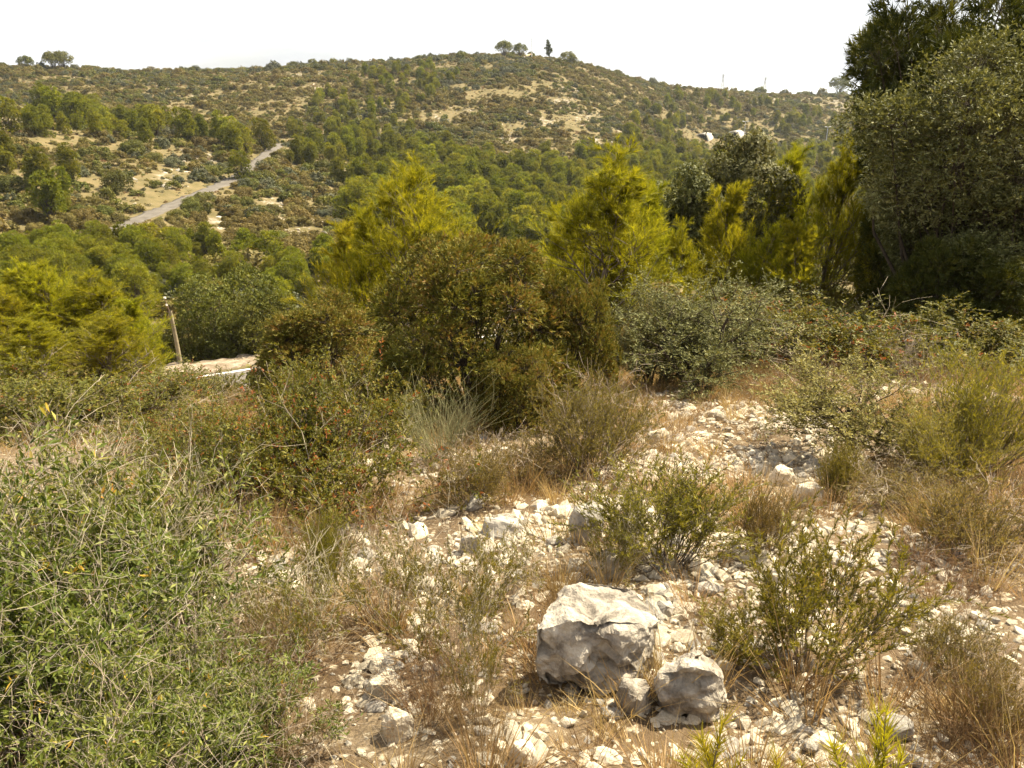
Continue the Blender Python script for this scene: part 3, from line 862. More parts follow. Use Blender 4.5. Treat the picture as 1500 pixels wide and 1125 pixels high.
def ribbon(name, pts, o0, o1, lift, mat, label, i0=0, i1=None, jag=0., seed=1, thick=0.):
    """strip along a road bed from offset o0 to o1 (positive: beyond the road)"""
    p = pts[i0:i1]
    d = nrm(np.gradient(p[:, :2], axis=0))
    nrmv = np.stack([-d[:, 1], d[:, 0]], 1)
    rng = np.random.default_rng(seed)
    a = o0 + jag * rng.normal(size=len(p)); b = o1 + jag * rng.normal(size=len(p))
    rows = []
    for f in np.linspace(0, 1, 7):
        off = a * (1 - f) + b * f
        rows.append(np.c_[p[:, :2] + nrmv * off[:, None], p[:, 2] + lift + .03 * math.sin(math.pi * f)])
    L0 = rows[0].copy(); L0[:, 2] -= .4
    L1 = rows[-1].copy(); L1[:, 2] -= .4
    rows = [L0] + rows + [L1]
    V = np.stack(rows, 1); n, m = V.shape[:2]
    i, j = np.meshgrid(np.arange(n - 1), np.arange(m - 1), indexing='ij')
    Q = np.stack([i * m + j, (i + 1) * m + j, (i + 1) * m + j + 1, i * m + j + 1], -1).reshape(-1, 4)
    return link(name, mk_mesh(name, V.reshape(-1, 3), [Q], M[mat], None, False), kind='structure', label=label, cat='road')
ribbon('road', rd1, -2.6, 2.6, .10, 'asphalt', 'grey asphalt road below the slope beside the wooden pole')
ribbon('road_edge_line', rd1, 2.15, 2.32, .135, 'line', 'worn white edge line on the asphalt road')
ribbon('road_verge', rd1, 3.2, 5.2, .08, 'verge', 'cream gravel verge along the asphalt road', jag=.3)
ribbon('hill_track', rd2, -1.7, 1.7, .12, 'asphalt', 'grey track climbing over the scrubby hillside', jag=.3)

# ================================================================== PROTOTYPES
P_PINE = [pine(11), pine(12, H=4.2, wid=1.6, n1=34), pine(13, H=4.8, wid=2.2, n1=40)]
CK = dict(part='crown', stems='trunk', browns=.1)
P_PINEMID = [lobed(21, 5, 3.6, 60, 40, 9, .2, .035, 'pine_mid', 'bark', kind='needle', lr=(.08, .15), low=.1, stem_r=.035, **CK), lobed(22, 5, 3.2, 55, 40, 9, .2, .035, 'pine_mid', 'bark', kind='needle', lr=(.08, .15), low=.12, stem_r=.035, tb=.55, **CK)]
DK = dict(part='crown', stems='trunk', browns=.15, tb=.5, ball=True)
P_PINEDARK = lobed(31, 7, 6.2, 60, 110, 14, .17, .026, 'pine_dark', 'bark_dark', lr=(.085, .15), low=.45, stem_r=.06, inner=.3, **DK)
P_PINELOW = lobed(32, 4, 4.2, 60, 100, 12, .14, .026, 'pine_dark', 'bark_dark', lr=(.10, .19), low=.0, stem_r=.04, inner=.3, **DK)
P_FAR = [lobed(41, 6, 3.6, 36, 22, 9, .36, .10, 'pine_mid', 'bark_dark', kind='needle', stem_r=.05, lr=(.10, .17), low=.08, ball=True, **CK), lobed(42, 6, 3.1, 32, 22, 9, .36, .10, 'pine_mid', 'bark_dark', kind='needle', stem_r=.05, lr=(.10, .17), low=.1, ball=True, **CK),
         lobed(43, 6, 4.1, 36, 22, 9, .36, .10, 'pine_mid', 'bark_dark', kind='needle', stem_r=.05, lr=(.10, .18), low=.06, tb=.55, **CK), lobed(44, 5.6, 3.0, 30, 22, 9, .36, .10, 'pine_mid', 'bark_dark', kind='needle', stem_r=.05, lr=(.10, .18), low=.1, **CK)]
P_UMB = lobed(45, 8, 9, 36, 30, 3, .5, .3, 'garrigue_green', 'bark_dark', part='crown', stems='trunk', kind='flake', lr=(.11, .18), low=.45, stem_r=.10, inner=.3)
P_OLIVE2 = [lobed(53, 6, 2.9, 46, 90, 5, .10, .05, 'olive', 'bark_dark', browns=.2, part='crown', stems='trunk', ball=True, kind='flake', lr=(.06, .10), low=.45, stem_r=.03), lobed(54, 6, 3.1, 50, 90, 5, .10, .05, 'olive', 'bark_dark', browns=.2, part='crown', stems='trunk', ball=True, kind='flake', lr=(.06, .10), low=.42, stem_r=.03)]
P_OLIVE3 = [lobed(57, 5.2, 3.4, 52, 150, 6, .07, .026, 'olive', 'bark_dark', browns=.2, part='crown', stems='trunk', ball=True, kind='leaf', lr=(.09, .16), low=.3, stem_r=.04), lobed(58, 4.6, 2.6, 48, 150, 6, .07, .026, 'olive', 'bark_dark', browns=.2, part='crown', stems='trunk', ball=True, kind='leaf', lr=(.09, .16), low=.2, stem_r=.04)]
P_BIG = [lobed(55, 3, 4, 70, 40, 6, .09, .045, 'garrigue_green', 'bark_dark', kind='leaf', lr=(.10, .2), low=.1), lobed(56, 3, 4, 70, 40, 6, .09, .04, 'garrigue', 'bark_dark', kind='leaf', lr=(.10, .2), low=.1)]
P_OLIVE = [olive(51), olive(52, n=11)]
P_JUN = [lobed(61, 2.1, 2.3, 74, 120, 10, .042, .015, 'juniper', 'bark_dark', tb=.5, lr=(.10, .19), stem_r=.013), lobed(62, 2.0, 2.1, 66, 120, 10, .042, .015, 'juniper', 'bark_dark', tb=.5, lr=(.10, .19), stem_r=.013), lobed(63, 2.0, 2.2, 60, 120, 10, .045, .015, 'juniper', 'bark_dark', tb=.55, lr=(.12, .2), stem_r=.013)]
P_LEN = [bush(71, 1.2, 14, 1.3, .95, (7, 6, 3), (.042, .018), 'lentisk', 'bark', 5, special=.08, stem_r=.014, leaf_from=2, dead=14),
         bush(72, 1.2, 15, 1.3, .95, (7, 6, 3), (.042, .018), 'lentisk', 'bark', 6, special=.012, stem_r=.014, leaf_from=2)]
P_PHI = [bush(81, 1.1, 15, 1.25, .85, (7, 5, 3), (.052, .014), 'phillyrea', 'bark_pale', 4, special=.012, stem_r=.01, leaf_from=2, dead=24, tb=.5, tv=.3),
         bush(82, 1.1, 14, 1.25, .85, (7, 5, 3), (.052, .014), 'phillyrea', 'bark_pale', 4, special=.012, stem_r=.01, leaf_from=2, dead=24, tb=.5, tv=.3)]
ROSK = dict(kind='needle', stem_r=.0035, wander=.2, spread=1.0, lup=.35)
P_ROS = [bush(91, .7, 40, .8, .5, (6, 3), (.026, .006), 'rosemary', 'bark', 8, lratio=(.5, .45), angs=(.5, .45), up=.14, leaf_from=1, tmin=.35, **ROSK),
         bush(92, .7, 22, .95, .5, (5, 4), (.024, .006), 'rosemary', 'bark_pale', 9, lratio=(.45, .35), angs=(.6, .5), up=.1, leaf_from=2, tmin=.5, dead=14, **ROSK),
         bush(93, .7, 44, 1.1, .45, (6, 3), (.022, .005), 'heath', 'bark', 7, lratio=(.45, .45), angs=(.6, .5), up=.1, leaf_from=1, tmin=.3, dead=10, **ROSK),
         bush(94, .7, 24, .7, .55, (7, 2), (.028, .006), 'rosemary', 'bark', 11, lratio=(.4, .45), angs=(.55, .45), up=.12, leaf_from=1, tmin=.3, **ROSK)]
P_BROOM = twiggy(101, .8, 90, .55, 'broom', 1, .0035, up=.06, wander=.08, counts=(5,), base=.1)
P_TANGLE = [twiggy(111, .5, 26, 1.35, 'deadbrush', 2, .004, wander=.3, counts=(5, 4), base=.12), twiggy(112, .5, 60, 1.2, 'rustgrass', 2, .0022, wander=.25, counts=(4, 3), base=.12)]
P_THORN = bush(121, 1.1, 3, .6, .75, (9, 8, 5), (.028, .009), 'thorn', 'bark_dark', 6, stem_r=.02, leaf_from=2, angs=(.9, .8), tmin=.35, lratio=(.6, .5), tb=.72)
P_GRASS = [grass_tuft(131), grass_tuft(132, .35, 60, amax=.6), grass_tuft(133, .18, 80, amax=1.2), grass_tuft(134, .3, 60, 'rustgrass', amax=.8)]
P_BROOMGREEN = bush(141, 1.3, 40, .7, 1.0, (6, 4), (.05, .006), 'rosemary', 'bark', 7, kind='needle', stem_r=.006, lratio=(.45, .5), angs=(.4, .45), up=.15, wander=.12, leaf_from=1, spread=.5, lup=.4, tb=.65)
def mound_bush(seed, mat, nl=16, nt=24, nn=2, a=.2, b=.13):
    return lobed(seed, 1, 1.9, nl, nt, nn, a, b, mat, 'bark_dark', kind='flake', lr=(.2, .34), low=.0, inner=.2, stem_r=.015)
P_SHRUB = [mound_bush(151, 'garrigue'), mound_bush(152, 'garrigue'), mound_bush(153, 'garrigue_green'), mound_bush(154, 'garrigue_green'), mound_bush(155, 'garrigue_grey')]
P_SHRUBHI = [mound_bush(156, 'garrigue', 26, 70, 4, .075, .04), mound_bush(157, 'garrigue_green', 26, 70, 4, .075, .04), mound_bush(158, 'garrigue_grey', 26, 70, 4, .075, .04)]

def stone_mesh(seed, mat, sub=2, flat=.65, rough=.16):
    rng = np.random.default_rng(seed)
    bm = bmesh.new()
    bmesh.ops.create_icosphere(bm, subdivisions=sub, radius=1)
    # chop by random planes for facets
    pl = nrm(rng.normal(size=(9, 3))); off = .62 + .25 * rng.random(9)
    for v in bm.verts:
        c = np.array(v.co)
        for q, o in zip(pl, off):
            s = c @ q - o
            if s > 0: c = c - q * s
        c = c * (1 + rough * .5 * (rng.random() - .5))
        v.co = Vector(c * np.array((1, .8, flat)))
    me = bpy.data.meshes.new('stone')
    bm.to_mesh(me); bm.free()
    me.materials.append(M[mat])
    return me
STONES = [stone_mesh(200 + k, 'stone' if k % 4 else 'stone_grey') for k in range(8)]
PEBBLES = [stone_mesh(220 + k, 'stone' if k % 6 else 'stone_grey', 1, .6, .3) for k in range(6)]

# ================================================================== NAMED ROCKS
from mathutils import noise as mn
def hull_rock(name, pts, mat, label, sub=4, amp=.02, freq=9, seed=0, cracks=.012, group=None, smooth_it=1, ledge=0.):
    bm = bmesh.new()
    vs = [bm.verts.new(Vector(p)) for p in pts]
    r = bmesh.ops.convex_hull(bm, input=vs)
    bmesh.ops.delete(bm, geom=[v for v in bm.verts if not v.link_faces], context='VERTS')
    bmesh.ops.triangulate(bm, faces=bm.faces[:])
    for k in range(sub):
        bmesh.ops.subdivide_edges(bm, edges=[e for e in bm.edges if e.calc_length() > .013], cuts=1, use_grid_fill=True)
        bmesh.ops.triangulate(bm, faces=bm.faces[:])
        if k == 2 and smooth_it:
            bmesh.ops.smooth_vert(bm, verts=bm.verts[:], factor=.35, use_axis_x=True, use_axis_y=True, use_axis_z=True)
    bm.normal_update()
    c = sum((v.co for v in bm.verts), Vector()) / len(bm.verts)
    S = Vector((seed * 3.1, seed * 1.7, 0))
    new = []
    for v in bm.verts:
        q = v.co * freq + S
        h = mn.fractal(q, .8, 2.0, 5) * amp
        cell = mn.voronoi(v.co * freq * .45 + S)[0]
        h -= cracks * max(0, 1 - (cell[1] - cell[0]) * 5)
        h += (round(mn.noise(v.co * freq * .5 + S) * 3) / 3) * amp * .8
        h -= abs(mn.noise(v.co * freq * 2.3 + S)) * amp * .7
        off = v.normal * h
        if ledge and v.normal.y < -.25:
            n3 = mn.noise(Vector((v.co.x * 7, 3.3, v.co.z * 11)) + S) + .35 * mn.noise(Vector((v.co.x * 19, 1.3, v.co.z * 26)) + S)
            off = off + Vector((0, 1, 0)) * ledge * max(0., min(1., n3 * 3.2))
        new.append(v.co + off)
    for v, p in zip(bm.verts, new): v.co = p
    base = Vector((c.x, c.y, min(v.co.z for v in bm.verts)))
    for v in bm.verts: v.co -= base
    me = bpy.data.meshes.new(name)
    bm.to_mesh(me); bm.free()
    me.materials.append(M[mat])
    return link(name, me, None, base, label=label, cat='rock', group=group)
def U(px, py, Y): return unproj(px, py, Y)
b0 = hit(870, 1018)
y0 = b0[1]
pts = [U(782, 985, y0 + .03), U(795, 1010, y0 + .02), U(870, 1022, y0 - .02), U(925, 1008, y0 - .01), U(950, 965, y0 + .12),
       U(785, 925, y0 + .05), U(835, 908, y0 + .03), U(905, 925, y0 + .03), U(962, 915, y0 + .1), U(968, 900, y0 + .2),
       U(812, 862, y0 + .24), U(850, 848, y0 + .30), U(905, 856, y0 + .31), U(925, 858, y0 + .31)]
back = [p - np.array((0, 0, .32)) for p in pts[9:]]
M['boulder'] = noise_mat('weathered_boulder', [(.30, (.095, .078, .058)), (.41, (.19, .16, .125)), (.50, (.32, .275, .215)), (.60, (.45, .39, .305)), (.75, (.54, .48, .38))], 7.5, detail=9, bump=.9, bscale=60, bdist=.014, dist=.9)
hull_rock('boulder', pts + back, 'boulder', 'largest flat topped limestone boulder with shaded broken front face', 6, .016, 8, 1, .016, ledge=.05)
b1 = hit(1015, 1062); y1 = b1[1]
pts = [U(985, 1062, y1), U(1040, 1060, y1), U(1065, 1020, y1 + .06), U(962, 1015, y1 + .03), U(958, 990, y1 + .08), U(1000, 955, y1 + .12), U(1030, 948, y1 + .15),
       U(1062, 995, y1 + .12), U(1010, 975, y1 + .02), U(1050, 985, y1 + .03)]
pts += [p + np.array((0, .1, -.15)) for p in pts[4:8]]
hull_rock('boulder', pts, 'boulder', 'rounded cream boulder leaning beside the flat topped boulder', 6, .018, 9, 2, .012, ledge=.02)
def px_rock(px, pyb, w, h, mat, label, seed, dy=None, flat=0):
    rng = np.random.default_rng(seed)
    b = hit(px, pyb)
    Y = b[1]
    dep = Y * CP - (b[2] - EYE) * SP
    W, H = w / FPX * dep, h / FPX * dep * .95
    D = dy or W * .8
    c = np.array((b[0], b[1] + D * .4, b[2]))
    q = []
    for k in range(34):
        a = rng.random() * 6.283; zz = rng.random()
        rr = (1 - .35 * zz) * (.85 + .3 * rng.random())
        q.append(c + np.array((math.cos(a) * W * .5 * rr, math.sin(a) * D * .5 * rr, H * (zz * 1.2 - .2) - .03)))
    hull_rock('rock', q, mat, label, 3, W * .05, 2.2 / W, seed, W * .02)
px_rock(930, 1050, 62, 62, 'boulder', 'cream rock wedged between the two boulders', 31)
px_rock(766, 1122, 44, 50, 'stone', 'pointed pale rock standing on end by dry stems', 32)
px_rock(862, 800, 62, 72, 'stone_grey', 'tall grey rock at the edge of the heath bush', 33)
px_rock(895, 848, 84, 36, 'stone', 'low rounded cream rock behind the largest boulder', 34)
px_rock(735, 790, 72, 34, 'stone_grey', 'flat grey slab in the pale stone heap', 35)
px_rock(690, 812, 44, 38, 'stone_grey', 'squat dark grey rock in the pale stone heap', 36)
px_rock(1150, 860, 46, 34, 'stone', 'pale rock at the foot of the tall vase shaped bush', 37)
px_rock(1190, 745, 62, 44, 'stone', 'bright white rock beside the crooked trunk shrub', 38)
px_rock(1150, 712, 40, 34, 'stone', 'cream rock beside the bright white rock', 39)
px_rock(965, 650, 40, 26, 'stone', 'pale rock at the crest of the stony path', 40)
px_rock(560, 1030, 70, 44, 'stone', 'wide broken cream rock by the tall dead stems', 41)
px_rock(580, 1090, 60, 60, 'stone', 'upright cream rock among gravel by dead stems', 42)
px_rock(1090, 822, 34, 24, 'stone', 'wedge of bright limestone beneath the green heath bush', 43)
px_rock(320, 820, 50, 26, 'stone', 'pale rock next to the narrow leaved evergreen thicket', 44)
px_rock(508, 800, 44, 40, 'stone', 'white rock behind the green sprigs', 45)
px_rock(620, 870, 40, 26, 'stone', 'cream rock half hidden under heath twigs', 46)
px_rock(1320, 1090, 70, 40, 'stone_grey', 'grey rock behind the young pine shoots', 47)
px_rock(1215, 1110, 60, 40, 'stone', 'pale rock between the young pine shoots', 48)
px_rock(975, 905, 40, 30, 'stone_grey', 'grey rock tucked behind the largest boulder', 49)

# ================================================================== LOOSE STONES
rng = np.random.default_rng(500)
PATH = [(480, 1125), (520, 960), (600, 830), (690, 760), (820, 740), (900, 660), (930, 600), (1060, 575), (1220, 590), (1290, 700), (1330, 780), (1500, 830), (1500, 1125)]
SPOT = [(290, 830), (300, 780), (470, 770), (540, 780), (540, 840), (420, 850)]
def path_w(X, Y, Z):
    px, py = project(np.stack([X, Y, Z], -1))
    w = np.where(in_poly(px, py, PATH), 1., .18)
    w = np.where(in_poly(px, py, SPOT), 1., w)
    return w * (.35 + .65 * sstep(.38, .56, fbm(X / .8, Y / .8, 77, 3)))
cnt = 0
while cnt < 280:
    X, Y = rng.uniform(-2.6, 4.5), rng.uniform(1.3, 9.5)
    Z = gz(X, Y)
    if rng.random() > path_w(np.array([X]), np.array([Y]), np.array([Z]))[0]: continue
    px, py = project((X, Y, Z))
    if not (0 < px < 1500 and 560 < py < 1125): continue
    s = float(np.clip(.036 * math.exp(rng.normal() * .35), .02, .085)) * (1 + .04 * Y)
    me = STONES[rng.integers(8)]
    grey = me.materials[0] is M['stone_grey']
    big = s > .05
    lab = ('grey' if grey else 'cream') + (' fist sized limestone stone lying on the stony slope' if big else ' small limestone stone lying on the stony slope')
    link('stone', me, None, (X, Y, Z + s * .18), (rng.normal() * .3, rng.normal() * .3, rng.random() * 6.28), (s * (1 + .3 * rng.random()), s, s * (.8 + .3 * rng.random())),
         label=lab, cat='stone', group=('grey' if grey else 'cream') + (' larger' if big else ' smaller') + ' loose stones on the slope')
    cnt += 1
peb = [link('pebble_source', m) for m in PEBBLES]
n = 190000
X, Y = rng.uniform(-4, 6.5, n), 1.0 + 9.5 * rng.random(n) ** 1.25
Z = ground(X, Y)
k = rng.random(n) < path_w(X, Y, Z) * .62
X, Y, Z = X[k], Y[k], Z[k]; n = len(X)
s = np.clip(.0095 * np.exp(rng.normal(size=n) * .75), .003, .045) * (1 + .06 * Y)
gravel = scatter('gravel', peb, np.stack([X, Y, Z + s * .05], 1), np.stack([rng.normal(size=n) * .4, rng.normal(size=n) * .4, rng.random(n) * 6.28], 1),
        np.stack([s * (1 + .4 * rng.random(n)), s, s * (.7 + .4 * rng.random(n))], 1), rng.integers(0, 6, n), 'loose cream limestone gravel strewn over the slope', 'gravel')

# dry grass between the stones
gsrc = [link('grass_source', p['parts']['blades']) for p in P_GRASS]
n = 15000
X, Y = rng.uniform(-6, 8, n), 1.0 + 12 * rng.random(n)
Z = ground(X, Y)
pw = path_w(X, Y, Z)
gn = fbm(X / .7, Y / .7, 91, 3)
k = rng.random(n) < np.clip(.66 - .52 * pw, .02, 1) * sstep(.36, .52, gn) * 1.1 + .03
X, Y, Z = X[k], Y[k], Z[k]; n = len(X)
s = .45 + .75 * rng.random(n)
scatter('dry_grass', gsrc, np.stack([X, Y, Z - .005], 1), np.stack([rng.normal(size=n) * .15, rng.normal(size=n) * .15, rng.random(n) * 6.28], 1),
        np.stack([s, s, s * (.7 + .5 * rng.random(n))], 1), rng.integers(0, 4, n), 'straw coloured dry grass between the stones', 'grass')

# ================================================================== NEAR SHRUBS
G_EV = 'narrow leaved evergreen bushes'
for px, Y, yt, w, lab, v in (
    (30, 3.3, 600, 420, 'narrow leaved evergreen bush with pale dead twigs, widest of its thicket', 0),
    (190, 2.9, 660, 330, 'narrow leaved evergreen bush bordering the pale rock patch', 1),
    (60, 2.2, 800, 420, 'narrow leaved evergreen bush with a few yellow leaves in its thicket', 1),
    (255, 2.25, 880, 300, 'narrow leaved evergreen bush beside dead straw stems', 0),
    (330, 1.95, 985, 260, 'low narrow leaved evergreen bush at the gravel edge', 1),
    (120, 1.75, 960, 400, 'low narrow leaved evergreen bush in the deepest part of its thicket', 0),
    (-90, 2.6, 640, 420, 'narrow leaved evergreen bush at the outer end of its thicket', 1)):
    place_px(P_PHI[v], 'evergreen_bush', lab, 'bush', None, px, Y, yt, w, sink=.03)
place_px(P_LEN[0], 'mastic_bush', 'wide mastic bush with red tinged leaves and pale twigs', 'bush', None, 470, 4.9, 540, 255, sink=.05)
place_px(P_LEN[0], 'mastic_bush', 'low mastic bush with many rust red leaves beside the road view', 'bush', None, 290, 5.3, 610, 170, sink=.05)
place_px(P_LEN[1], 'mastic_bush', 'orange green mastic mound just below the wooden pole', 'bush', None, 268, 9.5, 540, 105, sink=.05)
place_px(P_LEN[0], 'mastic_bush', 'dense mastic bush dotted with orange red leaves under dark trees', 'bush', None, 1250, 10.2, 412, 260, sink=.05)
place_px(P_LEN[1], 'mastic_bush', 'dark mastic bush beside the shaded trees', 'bush', None, 1440, 9.8, 455, 220, sink=.05)
place_px(P_JUN[0], 'juniper', 'tallest rounded brown green juniper in the middle of the slope', 'juniper', None, 690, 7.9, 348, 265, sink=.05)
place_px(P_JUN[1], 'juniper', 'broad rounded juniper joined to the tallest juniper', 'juniper', None, 835, 8.3, 400, 140, sink=.05)
place_px(P_JUN[1], 'juniper', 'small juniper clump at the foot of the tallest juniper', 'juniper', None, 755, 6.9, 512, 115, sink=.03)
place_px(P_JUN[2], 'juniper', 'pale brown green juniper overlooking the asphalt road', 'juniper', None, 465, 9.4, 432, 190, sink=.05)
place_px(P_OLIVE[0], 'wild_olive_shrub', 'grey green wild olive shrub beside the tall junipers', 'shrub', None, 1030, 9.2, 365, 230, sink=.05)
place_px(P_OLIVE[1], 'wild_olive_shrub', 'smaller grey green wild olive shrub by the pale dead brush', 'shrub', None, 965, 9.6, 420, 130, sink=.05)
place_px(P_BROOM, 'broom_bush', 'fine grey green broom with upright stems before the junipers', 'bush', None, 640, 5.9, 545, 130)
place_px(P_THORN, 'thorny_shrub', 'thin yellowish shrub with dark crooked trunk on the gravel', 'shrub', None, 1285, 5.9, 505, 230)
place_px(P_BROOMGREEN, 'green_broom', 'tall bright green feathery broom beside the crooked trunk shrub', 'bush', None, 1475, 5.3, 500, 200)
place_px(P_BROOMGREEN, 'green_broom', 'shorter feathery broom in front of the tall bright green one', 'bush', None, 1400, 4.9, 590, 150)
ROSL = [
    (1225, 2.55, 745, 280, 3, 'tall vase shaped green heath bush among pale stones'),
    (985, 3.6, 672, 200, 0, 'dense upright green heath bush above the boulders'),
    (870, 5.4, 535, 160, 2, 'olive brown heath bush in front of the broad juniper'),
    (900, 6.2, 560, 130, 1, 'thin heath bush beside the olive brown heath bush'),
    (760, 5.2, 640, 120, 2, 'low golden heath bush under the small juniper clump'),
    (560, 3.0, 775, 150, 1, 'sparse heath bush with green tips and grey twigs'),
    (660, 2.55, 800, 190, 1, 'leggy heath bush with bare grey stems over dry grass'),
    (420, 2.7, 830, 170, 1, 'dark green heath bush bordering the evergreen thicket'),
    (470, 3.3, 740, 70, 0, 'slender upright heath sprig by the white rock'),
    (1095, 2.6, 880, 150, 3, 'small bluish heath bush behind the rounded boulder'),
    (740, 3.2, 770, 120, 1, 'low heath bush in front of the flat grey slab'),
    (1330, 4.4, 690, 150, 2, 'brown heath bush in the shade of the crooked trunk shrub'),
    (1440, 3.6, 700, 170, 2, 'brown heath bush below the feathery broom'),
    (1130, 3.7, 700, 90, 2, 'dry brown heath bush beside the dense upright one'),
    (1410, 2.5, 900, 120, 2, 'dry heath bush on the bare earth beyond the vase shaped bush'),
    (690, 4.7, 640, 110, 2, 'golden green heath bush next to the grey broom'),
    (1240, 4.6, 640, 60, 0, 'small bright green sprig at the crooked trunk'),
    (905, 3.4, 760, 90, 1, 'low heath bush over the rounded cream rock'),
    (700, 2.2, 900, 90, 1, 'short green heath sprig among dead straw stems'),
    (1480, 2.1, 960, 110, 2, 'twiggy brown heath bush with grey dead stems'),
]
for px, Y, yt, w, v, lab in ROSL:
    place_px(P_ROS[v], 'heath_bush', lab, 'bush', None, px, Y, yt, w)
TANG = [
    (1130, 8.6, 540, 120, 1, 'pale brown dead brush before the wild olive shrubs'), (1200, 8.0, 525, 130, 0, 'grey dead brush behind the crooked trunk shrub'),
    (1110, 6.6, 605, 110, 1, 'dry brown brush on the crest of the stony path'), (350, 4.0, 720, 150, 1, 'rusty dead brush under the wide mastic bush'),
    (260, 3.6, 650, 150, 0, 'pale dead branches between evergreen and mastic bushes'), (90, 5.0, 595, 180, 0, 'grey dead brush above the evergreen thicket'),
    (480, 3.9, 730, 160, 1, 'rusty brown brush at the foot of the mastic bush'), (620, 2.2, 900, 150, 1, 'tall dead straw stems beside the largest boulder'),
    (1040, 2.9, 860, 100, 1, 'dry grassy clump between boulders and bluish heath bush'), (1400, 3.1, 780, 160, 1, 'rusty dead brush on bare earth'),
    (1360, 8.8, 470, 120, 0, 'bare grey twigs in front of the dark trees'), (1440, 2.0, 950, 200, 1, 'dead brown twigs by the grey rock'),
    (360, 2.5, 820, 130, 1, 'pale straw brush on the pale rock patch'), (1280, 5.2, 640, 160, 1, 'brown dry stems under the crooked trunk shrub'),
    (560, 4.4, 690, 120, 1, 'golden dry stems between mastic and broom'), (830, 2.8, 800, 90, 1, 'rusty dry stems beside the tall grey rock'),
    (700, 2.0, 960, 130, 1, 'golden dead stems spreading over gravel'), (420, 2.05, 960, 150, 1, 'dead straw stems at the evergreen thicket edge')]
for px, Y, yt, w, v, lab in TANG:
    place_px(P_TANGLE[v], 'dead_brush', lab, 'dead brush', None, px, Y, yt, w)

# young pine shoots near the lower edge
def pine_shoot(seed, n=5, H=.2):
    rng = np.random.default_rng(seed)
    P, D = base_stems(rng, n, .05, .45, .03)
    lv = skeleton(rng, P, D, np.full(n, H) * (.7 + .5 * rng.random(n)), np.full(n, .004), [dict(nseg=6, wander=.06, up=.08, nchild=2, tmin=.3, ang=.5, ratio=.5), dict(nseg=3, wander=.08, up=.2)])
    gs, gf = Geo(), Geo()
    for l in lv: tubes(gs, l['p0'], l['p1'], l['r0'], l['r1'], 4)
    p0, p1 = cat(lv)
    needles(rng, gf, p0, p1, 16, .055, .0028, .8, .3, .75, .2)
    return proto(dict(stems=gs.mesh('stems', M['bark']), foliage=gf.mesh('foliage', M['pine'])), gf)
P_SHOOT = [pine_shoot(301), pine_shoot(302, 7)]
for px, Y, yt, w, v, lab in ((1045, 1.72, 1062, 120, 0, 'yellow green young pine shoots below the rounded boulder'),
                             (1300, 1.68, 1045, 120, 1, 'yellow green young pine shoots below the vase shaped bush'),
                             (1180, 1.62, 1100, 90, 0, 'low young pine shoots between two taller tufts')):
    place_px(P_SHOOT[v], 'young_pine', lab, 'young pine', None, px, Y, yt, w)

# ================================================================== PINES AND OLIVES BELOW THE CREST
NEARP = [
    (580, 16.0, 258, 215, 2, 'yellow green young pine rising behind the pale juniper'),
    (878, 15.5, 226, 200, 0, 'tallest yellow green pine with bare inner twigs behind the junipers'),
    (950, 17.5, 280, 120, 1, 'slim yellow pine joined to the tallest yellow green pine'),
    (130, 22.0, 402, 130, 0, 'broad yellow green pine above the evergreen thicket'),
    (82, 21.5, 384, 140, 2, 'tallest yellow green pine of the group above the evergreen thicket'),
    (32, 21.0, 396, 130, 1, 'upright yellow pine inside the group above the evergreen thicket'),
    (-15, 20.0, 425, 130, 2, 'yellow green pine at the outer side of the group above the thicket'),
    (50, 15.0, 470, 130, 1, 'short yellow pine low in the group above the evergreen thicket'),
    (140, 16.0, 465, 120, 0, 'short pine with bare lower twigs below the broad pine'),
    (180, 21.0, 440, 90, 1, 'small yellow pine between the broad pine and the wooden pole'),
    (825, 17.5, 300, 100, 1, 'slim pine leaning against the tallest yellow green pine'),
    (925, 16.5, 290, 100, 2, 'bushy pine between the tallest pine and the wild olive shrub'),
    (530, 17.5, 310, 110, 1, 'bushy pine at the side of the rising young pine'),
    (1060, 17.0, 275, 110, 1, 'narrow yellow pine in front of the rounded olive trees'),
    (1110, 15.5, 330, 90, 2, 'short yellow pine behind the wild olive shrub'),
    (1165, 19.0, 225, 110, 1, 'yellow green pine standing beside the olive trees'),
    (1228, 20.0, 212, 110, 0, 'pointed yellow green pine next to the shaded trees'),
    (1180, 15.0, 330, 100, 1, 'thin pine with visible trunk behind the mastic bush'),
    (1010, 15.5, 335, 80, 0, 'small yellow pine crown over the wild olive shrub'),
    (500, 20, 330, 130, 1, 'small yellow green pine beside the rising young pine'),
    (650, 20, 300, 120, 0, 'yellow green pine between the two taller ones'),
]
for px, Y, yt, w, v, lab in NEARP:
    place_px(P_PINE[v], 'pine_tree', lab, 'pine tree', None, px, Y, yt, w, sink=.1)
place_px(P_OLIVE2[0], 'olive_tree', 'rounded grey green olive tree, lower of the pair', 'olive tree', None, 1000, 19, 236, 115, sink=.1)
place_px(P_OLIVE2[1], 'olive_tree', 'tall grey green olive tree with silvery sunlit top', 'olive tree', None, 1095, 19.5, 192, 150, sink=.1)
place_px(P_OLIVE3[0], 'olive_tree', 'large olive tree with sunlit crown before the dark pine', 'olive tree', None, 1470, 13, 45, 280, sink=.1)
place_px(P_OLIVE3[1], 'olive_tree', 'shaded olive tree under the dark pine', 'olive tree', None, 1400, 14, 155, 160, sink=.1)
place_px(P_OLIVE3[1], 'olive_tree', 'low shaded olive tree beneath the large sunlit olive', 'olive tree', None, 1500, 12, 270, 200, sink=.1)
place_px(P_PINEDARK, 'pine_tree', 'tall dark pine rising behind the large olive tree', 'pine tree', None, 1460, 17, -70, 330, sink=.1)
